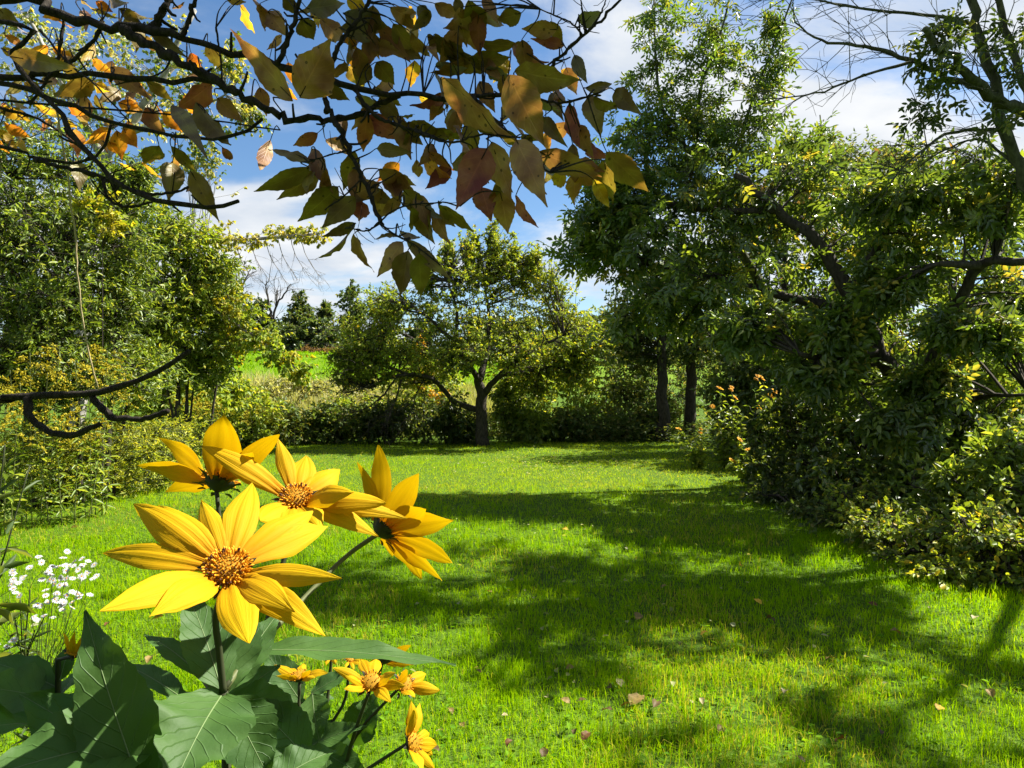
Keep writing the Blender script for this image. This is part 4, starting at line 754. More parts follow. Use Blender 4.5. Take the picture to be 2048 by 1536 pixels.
# ------------------------------------------------------------------ broad leaves of the sunflowers
def broadmat():
    m, n, l, b = newmat('sunflower_leaf')
    a = n.new('ShaderNodeAttribute'); a.attribute_name = 's'; at = n.new('ShaderNodeAttribute'); at.attribute_name = 't'; av = n.new('ShaderNodeAttribute'); av.attribute_name = 'v'
    def mt(op, x, y=None):
        k = n.new('ShaderNodeMath'); k.operation = op
        for i, q in enumerate((x, y)):
            if q is None: continue
            if isinstance(q, (int, float)): k.inputs[i].default_value = q
            else: l.new(q, k.inputs[i])
        return k.outputs[0]
    ab_ = mt('ABSOLUTE', at.outputs['Fac'])
    w = mt('PINGPONG', mt('SUBTRACT', mt('MULTIPLY', a.outputs['Fac'], 9.0), mt('MULTIPLY', ab_, 2.2)), .5)       # side veins
    vein = mt('SUBTRACT', 1.0, mt('MINIMUM', mt('MULTIPLY', w, 14.0), 1.0)); vein = mt('MULTIPLY', vein, mt('SUBTRACT', 1.0, mt('MULTIPLY', ab_, .8)))
    tc_ = n.new('ShaderNodeTexCoord'); z = n.new('ShaderNodeTexNoise'); z.inputs['Scale'].default_value = 220; z.inputs['Detail'].default_value = 5; l.new(tc_.outputs['Object'], z.inputs['Vector'])
    z2 = n.new('ShaderNodeTexNoise'); z2.inputs['Scale'].default_value = 30; z2.inputs['Detail'].default_value = 4; l.new(tc_.outputs['Object'], z2.inputs['Vector'])
    r = ramp(n, [(.3, (.034, .084, .016)), (.7, (.060, .125, .022))]); l.new(z2.outputs[0], r.inputs[0])
    mx0 = n.new('ShaderNodeMix'); mx0.data_type = 'RGBA'; mx0.inputs[7].default_value = (.085, .145, .05, 1); l.new(mt('MULTIPLY', vein, .28), mx0.inputs[0]); l.new(r.outputs[0], mx0.inputs[6])
    l.new(mx0.outputs[2], b.inputs['Base Color']); b.inputs['Roughness'].default_value = .6; b.inputs['Specular IOR Level'].default_value = .3
    hgt = mt('SUBTRACT', mt('ADD', mt('MULTIPLY', z.outputs[0], .5), z2.outputs[0]), vein)
    bp = n.new('ShaderNodeBump'); bp.inputs['Strength'].default_value = .5; bp.inputs['Distance'].default_value = .0012; l.new(hgt, bp.inputs['Height']); l.new(bp.outputs[0], b.inputs['Normal'])
    tl = n.new('ShaderNodeBsdfTranslucent'); tm = n.new('ShaderNodeVectorMath'); tm.operation = 'MULTIPLY'; tm.inputs[1].default_value = (1.9, 1.9, .4); l.new(mx0.outputs[2], tm.inputs[0]); l.new(tm.outputs[0], tl.inputs['Color'])
    mx = n.new('ShaderNodeMixShader'); mx.inputs[0].default_value = .3; l.new(b.outputs[0], mx.inputs[1]); l.new(tl.outputs[0], mx.inputs[2]); l.new(mx.outputs[0], n['Material Output'].inputs[0]); return m
M['broad'] = broadmat()
M['midrib'] = leafmat('leaf_midrib', [(0, (.11, .17, .06)), (1, (.15, .21, .08))], tr=.1, rough=.6, spec=.3)
def broad_leaf(root, rb, b_, t_, width, nrm, r, bow=.12, fold=.25, nl=26, nc=9, teeth=11, twist=0.0, mat='broad', shape=.38, rib=True, ex=1.25):
    """toothed pointed leaf; rb = root location, b_ base point, t_ tip point"""
    b_ = np.asarray(b_, float); t_ = np.asarray(t_, float); d = t_ - b_; Ln = np.linalg.norm(d); d = d / Ln; s_ = unit(np.cross(nrm, d)); n_ = np.cross(d, s_)
    s = np.linspace(0, 1, nl)
    prof = np.where(s < shape, np.sin(s / shape * math.pi / 2) ** .8, np.clip(np.cos((s - shape) / (1 - shape) * math.pi / 2), 0, 1) ** ex)
    saw = ((s * teeth) % 1.0); prof = prof * (1 + .15 * (saw - .5) * (.4 + s)) * width * .5 + .0006
    t = np.linspace(-1, 1, nc); T, Sg = np.meshgrid(t, s); Wp = prof[:, None]
    und = .05 * width * (np.sin(Sg * 17 + r.uniform(0, 6)) + .6 * np.sin(Sg * 29 + r.uniform(0, 6) + T)) * np.abs(T) ** 1.5
    off = fold * Wp * np.abs(T) + bow * Ln * np.sin(Sg * math.pi * .95) + und - .045 * width * np.cos((Sg * 9 - np.abs(T) * 2.2) * 2 * math.pi) * .25 * (1 - np.abs(T)) * np.abs(T) * 4
    tw = twist * Sg
    X = b_ + d * (Sg * Ln)[..., None] + (s_ * np.cos(tw)[..., None] + n_ * np.sin(tw)[..., None]) * (Wp * T)[..., None] + n_ * off[..., None]
    i = np.arange(nl * nc).reshape(nl, nc); q = np.stack([i[:-1, :-1], i[:-1, 1:], i[1:, 1:], i[1:, :-1]], -1).reshape(-1, 4)
    o = obj('leaf', mesh_from('leaf', X.reshape(-1, 3) - rb, q, attrs={'s': Sg.ravel(), 't': T.ravel(), 'v': np.full(nl * nc, r.random())}), M[mat], root)
    if rib:
        mid = X[:, nc // 2] - rb; V, q = tube_arrays(mid[None], np.linspace(.012, .003, nl)[None] * max(width, .03), 5); V = V + 0
        obj('midrib', mesh_from('midrib', V, q, attrs={'v': np.full(len(V), .5)}), M['midrib'], o)
    return o

rf = np.random.default_rng(91)
# --- the near sunflower: three big heads on one branching stem
Y1 = .27
g1 = np.array([-.13, .33, float(gz(-.13, .33))])
sun1 = thing('sunflower_plant', 'nearest sunflower plant with three large yellow heads and broad leaves', 'sunflower', g1)
node = P(447, 1385, .285)
main_tips = [(205, 1106, 1.0), (200, 1222, 1.25), (299, 1234, 1.15, .8), (497, 1286, 1.4, .85), (650, 1272, 1.1), (590, 1224, 1.1, .8), (684, 1157, .95), (656, 1052, 1.3), (626, 1022, 1.25, .95), (505, 966, 1.3), (402, 1000, .95, .8), (316, 1012, 1.1, .95), (267, 1008, 1.2)]
e1, n1 = flower(sun1, g1, (455, 1138), Y1, (.20, -.62, .76), main_tips, .0535, .0116, .0074, rf, 'largest yellow flower head facing the viewer', cone=.18, florets=170, bracts=12)
tips2 = [(275, 931, 1.0), (318, 876, 1.15), (446, 831, 1.5), (559, 869, .95), (330, 985, .9, .85), (505, 905, 1.0, .8)]
e2, n2 = flower(sun1, g1, (440, 962), .365, (.05, .55, .85), tips2, .050, .0136, .0078, rf, 'rear left yellow flower head seen from behind with dark calyx', cone=.35, florets=60, bracts=16)
tips3 = [(403, 892, .95, 1.15), (428, 916, 1.0, 1.05), (555, 876, .8, .85), (613, 911, 1.35, .75), (680, 940, 1.3, .75), (708, 985, 1.0, .8), (772, 1006, 1.2), (757, 1073, 1.0), (815, 1037, .9, 1.1), (520, 1040, 1.3, .7), (640, 1058, 1.2, .7), (575, 1062, 1.1, .7)]
e3, n3 = flower(sun1, g1, (592, 996), .345, (.18, -.55, .82), tips3, .048, .0122, .0070, rf, 'middle yellow flower head behind the largest one', cone=.15, florets=130, bracts=10)
tips4 = [(757, 890, 1.25), (714, 924, .7, .85), (838, 947, 1.2), (852, 1018, 1.15, .85), (907, 1041, 1.2), (905, 1126, 1.1), (884, 1161, .95), (843, 1158, 1.1, .9), (785, 1113, .8, .6)]
e4, n4 = flower(sun1, g1, (768, 1056), .375, (.60, .55, .52), tips4, .0445, .0128, .0074, rf, 'right-hand yellow flower head turned to the right', cone=.25, florets=60, bracts=14)
stalk(sun1, g1, [g1, g1 * .5 + node * .5 + [.01, .02, 0], node],   .0036, .0020, 'stemdark', n=12, sides=8)
stalk(sun1, g1, [node, P(438, 1300, .282), P(432, 1230, .276), e1], .0016, .0013, 'stemdark', sides=8)
stalk(sun1, g1, [node, P(450, 1250, .33), P(444, 1100, .355), e2], .0014, .0012, 'stemdark', sides=8)
stalk(sun1, g1, [P(450, 1375, .286), P(520, 1280, .315), P(560, 1150, .34), e3], .0014, .0012, 'stemdark', sides=8)
stalk(sun1, g1, [P(450, 1378, .286), P(500, 1310, .305), P(600, 1205, .345), P(690, 1115, .37), e4], .0015, .0013, 'stemgreen', sides=8)
LV = [ # base u,v,Y  tip u,v,Y  width m, normal
    ((446, 1390, .285), (372, 1185, .315), .024, (.55, -.75, .4)),
    ((448, 1390, .287), (492, 1180, .325), .026, (.3, -.85, .4)),
    ((450, 1385, .288), (560, 1222, .325), .020, (.0, -.8, .6)),
    ((445, 1388, .285), (335, 1600, .235), .044, (.25, -.45, .85)),
    ((290, 1600, .245), (171, 1222, .266), .030, (.25, -.75, .5)),
    ((335, 1470, .262), (-70, 1570, .225), .042, (.2, -.35, .9)),
    ((500, 1300, .31), (912, 1334, .315), .019, (.05, -.22, .97)),
    ((400, 1350, .31), (288, 1272, .33), .012, (.4, -.5, .75)),
    ((370, 1400, .31), (246, 1328, .34), .012, (.4, -.5, .75)),
    ((455, 1395, .29), (540, 1560, .28), .030, (.1, -.6, .8)),
    ((615, 1520, .30), (485, 1395, .30), .026, (.3, -.6, .7)),
    ((540, 1570, .28), (672, 1500, .30), .020, (.1, -.3, .95)),
    ((460, 1470, .33), (330, 1390, .35), .020, (.3, -.5, .8)),
    ((300, 1560, .262), (40, 1390, .265), .038, (.2, -.6, .75)),
    ((440, 1420, .34), (560, 1330, .36), .020, (.1, -.5, .85)),
    ((420, 1600, .262), (210, 1560, .245), .040, (.2, -.35, .9)),
    ((452, 1400, .30), (610, 1440, .31), .024, (.2, -.45, .88)),
    ((440, 1400, .31), (420, 1480, .33), .024, (.3, -.5, .8))]
for b_, t_, w_, nr_ in LV: broad_leaf(sun1, g1, P(*b_), P(*t_), w_ * .86, np.array(nr_), rf, bow=rf.uniform(.03, .10), fold=rf.uniform(.12, .3), twist=rf.normal(0, .15))
for a_, b_ in [((290, 1600, .245), (447, 1640, .29)), ((335, 1470, .262), (447, 1510, .287)), ((500, 1300, .31), (452, 1380, .287)), ((400, 1350, .31), (447, 1420, .288)), ((370, 1400, .31), (447, 1450, .288)), ((615, 1520, .30), (450, 1600, .29)), ((540, 1570, .28), (450, 1620, .29)), ((460, 1470, .33), (448, 1500, .288)), ((300, 1560, .262), (448, 1620, .289)), ((440, 1420, .34), (447, 1470, .288)), ((420, 1600, .262), (447, 1640, .29))]:
    stalk(sun1, g1, [P(*a_), P(*b_)], .0010, .0014, 'stemgreen', 'petiole', 4, 5)
# --- second sunflower, lower right of the first
Y2 = .52; g2 = np.array([-.16, .56, float(gz(-.16, .56))])
sun2 = thing('sunflower_plant', 'smaller sunflower plant with a cluster of small heads at the bottom', 'sunflower', g2)
root2 = P(650, 1620, .55)
SF = [ # centre, Y, face, tips, L
    ((742, 1364), .50, (.1, -.55, .80), [(665, 1335, .9), (688, 1378, .9), (720, 1318, 1.0), (752, 1318, 1.3), (792, 1345, 1.0), (812, 1372, .9), (782, 1405, 1.0), (690, 1352, .7), (735, 1330, .9)], .030, 'frontmost small flower head of the lower cluster'),
    ((598, 1352), .52, (-.1, -.1, .98), [(548, 1330, 1.0), (552, 1352, .9), (573, 1338, .9), (606, 1327, 1.0), (620, 1340, .8), (656, 1346, 1.1), (630, 1356, .9), (575, 1356, .8)], .025, 'small flower head seen edge-on at the left of the lower cluster'),
    ((660, 1300), .58, (-.2, -.8, .5), [(632, 1312, .9), (640, 1290, .9), (652, 1332, 1.0), (672, 1330, .9), (688, 1318, 1.0), (692, 1300, .9), (680, 1285, .8), (648, 1284, .8)], .020, 'small brown-centred flower head below the long leaf'),
    ((700, 1318), .57, (.3, -.3, .9), [(718, 1312, .8), (722, 1330, .9), (708, 1340, .8), (690, 1336, .7), (728, 1322, .7)], .014, 'tiny half-open flower head between larger ones'),
    ((768, 1316), .56, (.2, .6, .75), [(800, 1332, 1.2), (828, 1330, 1.2), (740, 1330, 1.0), (790, 1300, 1.0), (745, 1305, .9), (822, 1290, 1.1)], .027, 'small flower head seen from behind with dark calyx'),
    ((808, 1368), .52, (.55, -.55, .6), [(852, 1348, 1.2), (880, 1381, 1.3), (830, 1395, 1.0), (815, 1340, 1.0), (842, 1362, .9), (775, 1365, .9)], .028, 'small flower head at the right of the lower cluster'),
    ((826, 1486), .48, (.92, -.25, .3), [(822, 1400, 1.2), (840, 1405, 1.1), (858, 1465, 1.0), (874, 1490, 1.1), (865, 1510, 1.0), (870, 1540, 1.0), (845, 1545, 1.0), (828, 1420, 1.0)], .030, 'lowest small flower head hanging to the right')]
ends = []
for uv, Y, fc, tp, L, lab in SF:
    e_, n_ = flower(sun2, g2, uv, Y, fc, tp, L, L * .30, L * .24, rf, lab, cone=.2, florets=34, bracts=7); ends.append(e_)
br2 = [[P(620, 1570, .54), P(606, 1480, .53), P(598, 1410, .52), ends[0 + 1]], [P(680, 1570, .54), P(702, 1490, .52), P(718, 1440, .51), ends[0]], [P(640, 1500, .56), P(655, 1400, .58), ends[2]], [P(650, 1480, .57), P(690, 1400, .575), ends[3]], [P(690, 1520, .55), P(740, 1420, .57), ends[4]],
       [P(702, 1490, .53), P(742, 1435, .53), ends[5]], [P(670, 1580, .52), P(735, 1538, .50), ends[6]]]
stalk(sun2, g2, [g2, P(650, 1750, .56), root2], .005, .004, 'stemdark', n=8)
for pts in br2: stalk(sun2, g2, [root2] + pts, .0019, .0013, 'stemdark', n=16)
LV2 = [((625, 1388, .53), (640, 1485, .51), .026, (0, -.9, .4)), ((594, 1405, .54), (535, 1440, .53), .020, (.1, -.5, .85)), ((603, 1405, .55), (528, 1300, .57), .026, (.3, -.8, .5)), ((705, 1490, .53), (758, 1382, .54), .030, (-.2, -.85, .5)),
       ((622, 1388, .55), (712, 1342, .56), .016, (-.1, -.5, .85)), ((608, 1500, .52), (735, 1452, .51), .020, (0, -.5, .85)), ((640, 1500, .54), (745, 1560, .52), .024, (-.1, -.8, .6)), ((600, 1440, .55), (560, 1390, .57), .022, (.2, -.6, .75)), ((610, 1420, .58), (668, 1395, .59), .02, (0, -.5, .85)), ((600, 1560, .5), (520, 1440, .52), .032, (.2, -.8, .55)), ((690, 1520, .55), (640, 1440, .58), .028, (.2, -.8, .55))]
for b_, t_, w_, nr_ in LV2:
    broad_leaf(sun2, g2, P(*b_), P(*t_), w_, np.array(nr_), rf, bow=rf.uniform(.03, .1), nl=20, nc=7); stalk(sun2, g2, [P(*b_), P((b_[0] + 640) / 2, b_[1] + 45, (b_[2] + .54) / 2), P(645, 1610, .55)], .0010, .0016, 'stemdark', 'petiole', 8, 5)
# --- third plant at the left edge: one withered head
g3 = np.array([-.28, .40, float(gz(-.28, .4))]); sun3 = thing('sunflower_plant', 'shaded sunflower plant at the left edge with one withered orange head', 'sunflower', g3)
e_, n_ = flower(sun3, g3, (153, 1300), .40, (.25, -.2, .95), [(126, 1264, .8), (150, 1262, .8), (166, 1270, .8), (172, 1300, .8), (140, 1285, .7), (160, 1282, .7)], .016, .0050, .0052, rf, 'small withered orange flower head', cone=.6, florets=20, bracts=8)
stalk(sun3, g3, [g3, P(115, 1600, .41), P(116, 1420, .41), P(122, 1350, .41), e_], .004, .0014, 'stemdark', n=20)
for b_, t_, w_, nr_ in [((114, 1375, .41), (-30, 1322, .42), .020, (.1, -.5, .85)), ((114, 1405, .41), (-60, 1375, .38), .034, (.1, -.5, .85)), ((120, 1360, .41), (142, 1285, .42), .010, (.3, -.9, .2)), ((118, 1395, .41), (170, 1340, .44), .014, (-.2, -.7, .7)), ((116, 1430, .41), (160, 1395, .42), .014, (-.2, -.5, .85)), ((114, 1460, .41), (-40, 1460, .36), .05, (.1, -.5, .85)), ((114, 1520, .41), (240, 1440, .40), .045, (0, -.6, .8))]:
    broad_leaf(sun3, g3, P(*b_), P(*t_), w_, np.array(nr_), rf, nl=20, nc=7, bow=.06)

# ------------------------------------------------------------------ white asters and the dark weed at the left edge
ra = np.random.default_rng(61); ga = np.array([-1.72, 2.45, float(gz(-1.72, 2.45))]); aster = thing('aster_plant', 'white aster with clusters of small daisies on leafy stems at the left', 'aster', ga)
heads = [(120, 1125), (150, 1120), (100, 1150), (130, 1150), (165, 1140), (145, 1165), (110, 1180), (90, 1140), (170, 1160), (125, 1200), (140, 1205), (95, 1200), (30, 1165), (20, 1158), (38, 1172), (130, 1215), (80, 1215), (20, 1280), (10, 1300), (75, 1240), (185, 1140), (155, 1185)]
for k, (u, v) in enumerate(heads):
    tipk = P(u, v, 2.3 + .02 * (k % 7)); stalk(aster, ga, [ga + [0, 0, .2], P(70 + (u - 70) * .4, 1330, 2.42), P(u - 8 + ra.normal(0, 14), v + 45, 2.35), tipk], .0018, .0008, 'stemgreen', n=12, sides=4)
    for j in range(4):
        c = tipk + ra.normal(0, .017, 3); f = unit(np.array([.3, -.5, .8]) + ra.normal(0, .3, 3)); a = unit(np.cross(f, [0, 0.2, 1])); b = np.cross(f, a)
        an = np.arange(12) * 2 * math.pi / 12; dd = np.cos(an)[:, None] * a + np.sin(an)[:, None] * b + f * .15
        V, q = leaf_arrays(np.repeat(c[None], 12, 0) - ga, dd, np.repeat(f[None], 12, 0), ra.uniform(.010, .014, 12), np.full(12, .0050)); fo = obj('flower', mesh_from('flower', V, q, attrs={'v': np.repeat(ra.random(12), 6)}), M['white'], aster)
        V, q = tube_arrays(np.array([[c, c + f * .0015, c + f * .003]]) - ga, np.array([[.0028, .0026, .0005]]), 6); obj('disc', mesh_from('disc', V, q, attrs={'v': np.full(len(V), .9)}), M['floret'], fo)
for k, (u, v) in enumerate([(60, 1180), (40, 1200), (90, 1230), (30, 1240), (70, 1260)]):
    pl = stalk(aster, ga, [ga, P(50, 1350, 2.45), P(u, v, 2.4)], .004, .002, 'stemdark', n=14); stem_leaves(aster, ga, pl, ra, 22, .075, .014, 'dark', .35, .98)
gw_ = np.array([-1.35, 1.62, float(gz(-1.35, 1.62))]); weed = thing('weed_plant', 'dark tall weed with long narrow leaves at the left edge', 'weed', gw_)
for u, v, Y in [(10, 890, 1.65), (60, 930, 1.7), (-15, 950, 1.6)]:
    pl = stalk(weed, gw_, [gw_, P(-30, 1300, 1.64), P((u - 30) / 2, (v + 1250) / 2, 1.66), P(u, v, Y)], .004, .0015, 'stemdark', n=20); stem_leaves(weed, gw_, pl, ra, 22, .11, .018, 'dark', .45, .98)

# ------------------------------------------------------------------ orange false sunflowers on the right lawn edge
OF = [((1425, 812), 11.6), ((1470, 795), 11.4), ((1462, 780), 11.6), ((1525, 758), 11.4), ((1540, 790), 11.2), ((1520, 815), 11.0), ((1358, 858), 11.8), ((1400, 865), 11.6), ((1480, 880), 10.6), ((1495, 898), 10.4), ((1463, 920), 9.9), ((1438, 775), 11.8), ((1515, 752), 11.6), ((1550, 785), 11.3)]
labs = {0: 'orange-flowered plant at the left of the sunny flower clump', 1: 'orange-flowered plant at the middle of the sunny flower clump', 2: 'tall orange-flowered plant at the right of the sunny flower clump', 3: 'low orange-flowered plant leaning over the lawn edge', 4: 'outlying orange-flowered plant reaching left over the lawn'}
grp = {0: [0, 11], 1: [1, 2], 2: [3, 4, 5, 12, 13], 3: [8, 9, 10], 4: [6, 7]}
ro = np.random.default_rng(71)
for g, ids in grp.items():
    pts = [P(*OF[i][0], OF[i][1]) for i in ids]; c = np.mean(pts, 0); base = np.array([c[0] + .15, c[1], float(gz(c[0], c[1]))]); root = thing('false_sunflower_plant', labs[g], 'flower', base, 'orange flowers on the right lawn edge')
    for tp in pts:
        pl = stalk(root, base, [base, base * .5 + tp * .5 + [.05, 0, .08], tp], .008, .004); stem_leaves(root, base, pl, ro, 26, .15, .06, 'lime', .08, .97)
        f = unit(np.array([.2, -.5, .8]) + ro.normal(0, .25, 3)); a = unit(np.cross(f, [0, .2, 1])); b = np.cross(f, a)
        for j in range(2):
            cc_ = tp + ro.normal(0, .03, 3) * j; an = np.arange(10) * .6283; dd = np.cos(an)[:, None] * a + np.sin(an)[:, None] * b + f * .2
            V, q = leaf_arrays(np.repeat(cc_[None], 10, 0) - base, dd, np.repeat(f[None], 10, 0), ro.uniform(.042, .06, 10), np.full(10, .026)); fo = obj('flower', mesh_from('flower', V, q, attrs={'v': np.repeat(ro.random(10), 6)}), M['orange'], root)
            V, q = tube_arrays(np.array([[cc_ - f * .01, cc_ + f * .008, cc_ + f * .016]]) - base, np.array([[.014, .016, .004]]), 7); obj('disc', mesh_from('disc', V, q, attrs={'v': np.full(len(V), .3)}), M['disc'], fo)
    for k in range(5):
        tp = c + np.array([ro.uniform(-.25, .35), ro.uniform(-.2, .3), ro.uniform(-.35, -.05)]); tp[2] = max(tp[2], .3); pl = stalk(root, base, [base, base * .5 + tp * .5, tp], .007, .003); stem_leaves(root, base, pl, ro, 22, .15, .06, 'willow', .1, 1.0)

# ------------------------------------------------------------------ overhanging tree: dark branches and single autumn leaves in front of the sky
def z1(x, y): return x / 2.9257, y / 2.9257
def z2(x, y): return 450 + x / 2.2756, y / 2.2756
Yb = .98
tb = np.array([-2.1, 1.25, float(gz(-2.1, 1.25))])
over = thing('overhanging_tree', 'tree at the left whose dark boughs of brown leaves hang over the view', 'tree', tb)
fork = np.array([-1.75, 1.1, 2.05]); fork2 = np.array([-1.95, 1.15, 1.5])
def BP(pts, Y=Yb, y1=None): return [P(u, v, Y + ((y1 or Y) - Y) * k / max(1, len(pts) - 1)) for k, (u, v) in enumerate(pts)]
BR_ = [ # points (photo px), start Y, end Y, r0, r1, start anchor
    ([(-40, 3), (85, 20), (200, 45), (290, 58), (444, 99), (564, 133), (640, 150), (700, 172), (800, 190), (900, 195), (947, 193)], 1.0, .92, .0155, .0040, fork),
    ([(245, 60), (310, 98), (376, 133), (444, 167), (512, 205), (581, 236), (696, 234), (757, 211), (800, 192)], .97, .95, .0095, .0040, None),
    ([(-40, 152), (60, 150), (150, 152), (260, 155), (340, 158), (430, 163)], 1.02, .98, .0115, .0050, fork),
    ([(-40, 40), (20, 120), (70, 175), (130, 240), (180, 310), (230, 360), (280, 388), (340, 405), (420, 416), (477, 402)], .95, .90, .0075, .0035, fork),
    ([(-40, 165), (60, 185), (130, 205), (220, 245), (300, 262), (400, 276), (460, 276), (525, 238)], 1.0, .98, .0080, .0030, fork),
    ([(-40, 285), (40, 312), (90, 322), (150, 324), (205, 306), (222, 250)], 1.0, 1.02, .0055, .0025, fork),
    ([(70, 320), (130, 335), (190, 350), (260, 380), (330, 388), (390, 372)], .98, .96, .0045, .0020, None),
    ([(205, 358), (215, 395), (240, 412), (270, 412), (305, 404)], .95, .93, .0030, .0018, None),
    ([(652, 150), (652, 211), (683, 264), (705, 316), (731, 365), (745, 405), (765, 450)], .93, .84, .0058, .0028, None),
    ([(709, 178), (740, 222), (780, 246), (845, 264), (890, 283)], .93, .88, .0042, .0022, None),
    ([(555, 128), (577, 79), (592, 35), (606, -30)], .95, .95, .0050, .0035, None),
    ([(304, 58), (325, 25), (345, -20)], .98, .98, .0070, .0055, None), ([(365, 75), (380, 30), (395, -20)], .97, .97, .0048, .0035, None),
    ([(652, 148), (680, 90), (735, 10), (745, -30)], .93, .93, .0045, .0030, None),
    ([(900, 194), (985, 190), (1060, 185), (1113, 123), (1160, 76), (1180, 62), (1245, -5)], .93, .90, .0045, .0022, None),
    ([(1165, 70), (1140, 45), (1080, 18)], .90, .90, .0018, .0010, None), ([(1170, 66), (1165, 30), (1160, -10)], .90, .90, .0018, .0010, None), ([(1175, 64), (1200, 30), (1215, -10)], .90, .90, .0018, .0010, None),
    ([(947, 193), (1000, 250), (1050, 300), (1100, 345)], .92, .75, .0032, .0014, None), ([(830, 262), (900, 285), (960, 270), (1040, 275)], .88, .78, .0022, .0012, None),
    ([(947, 193), (1040, 190), (1120, 205), (1200, 185)], .92, .78, .0030, .0014, None), ([(757, 445), (790, 470), (830, 490), (880, 530)], .84, .80, .0018, .0010, None), ([(757, 445), (735, 462), (700, 455)], .84, .82, .0016, .0010, None), ([(757, 445), (800, 415), (880, 405), (920, 412)], .84, .80, .0016, .0010, None),
    ([(700, 300), (660, 310), (610, 325)], .87, .83, .0016, .0010, None), ([(725, 355), (690, 390), (650, 420)], .85, .82, .0014, .0010, None),
    ([(0, 215), (90, 245), (200, 330), (235, 400)], 1.05, 1.05, .0030, .0014, None), ([(0, 200), (150, 215), (300, 225), (420, 240), (560, 260)], 1.04, 1.02, .0035, .0015, fork), ([(80, 60), (140, 130), (190, 170), (260, 245)], .90, .88, .0022, .0012, None),
    ([(205, 40), (180, 90), (90, 160)], .99, 1.0, .0040, .0030, None), ([(345, 60), (330, 140), (230, 170)], .99, 1.0, .0020, .0012, None), ([(432, 55), (440, 110), (446, 170)], .97, .96, .0020, .0016, None), ([(128, 40), (110, 130), (60, 210)], 1.0, 1.0, .0032, .0024, None)]
SB = []
for pts, Ya_, Yb_, r0, r1, anc in BR_:
    w3 = BP(pts, Ya_, Yb_)
    if anc is not None: w3 = [anc] + w3
    me, pl, R = limb_mesh('branch', np.array(w3) - tb, r0 * .74, r1 * .78, n=6 * len(w3), sides=8, wob=r0 * .22, knob=.28, r=rf); obj('branch', me, M['barkfine'], over); SB.append(pl + tb)
    # stubby spurs
    for k in range(len(pl) // 4):
        i = rf.integers(2, len(pl) - 1); d = unit(rf.normal(0, 1, 3)); sp = [pl[i], pl[i] + d * rf.uniform(.008, .022), pl[i] + d * rf.uniform(.022, .03) + [0, 0, .005]]
        if R[i] < .006: m2, _, _ = limb_mesh('spur', sp, R[i] * .55, R[i] * .35, n=4, sides=5); obj('spur', m2, M['barkfine'], over)
SB = np.vstack(SB); SBP = px(SB)
me, pl, R = limb_mesh('trunk', np.array([tb - [0, 0, .05], tb + [.02, 0, .7], fork2, fork, [-1.7, 1.05, 2.9], [-1.5, 1.1, 3.8]]) - tb, .12, .05, n=24, sides=12, wob=.004, knob=.06, r=rf); obj('trunk', me, M['barkfine'], over)
db = [fork2] + BP([(-60, 800), (0, 796), (90, 790), (180, 788), (250, 772), (300, 752), (345, 728), (378, 702)], 1.15, 1.12)
me, pl, R = limb_mesh('dead_branch', np.array(db) - tb, .0115, .0042, n=44, sides=8, wob=.0015, knob=.25, r=rf); dbo = obj('dead_branch', me, M['barkfine'], over, label='bare dead branch crossing low at the left')
for pts, a_, b_ in [([(185, 790), (205, 818), (235, 836), (290, 836), (336, 822)], .0062, .0042), ([(55, 795), (62, 835), (95, 862), (130, 872), (165, 864), (200, 848)], .0065, .0042)]:
    me, pl, R = limb_mesh('twig', np.array(BP(pts, 1.14, 1.10)) - tb, a_, b_, n=20, sides=7, wob=.001, knob=.25, r=rf); obj('twig', me, M['barkfine'], dbo)
me, pl, R = limb_mesh('hanging_stem', np.array(BP([(112, 215), (135, 345), (150, 470), (160, 600), (178, 710), (197, 780)], 1.0, 1.12)) - tb, .0016, .0012, n=30, sides=5, wob=.0008); obj('hanging_stem', me, M['drystem'], over, label='thin pale dry stem hanging down to the dead branch')

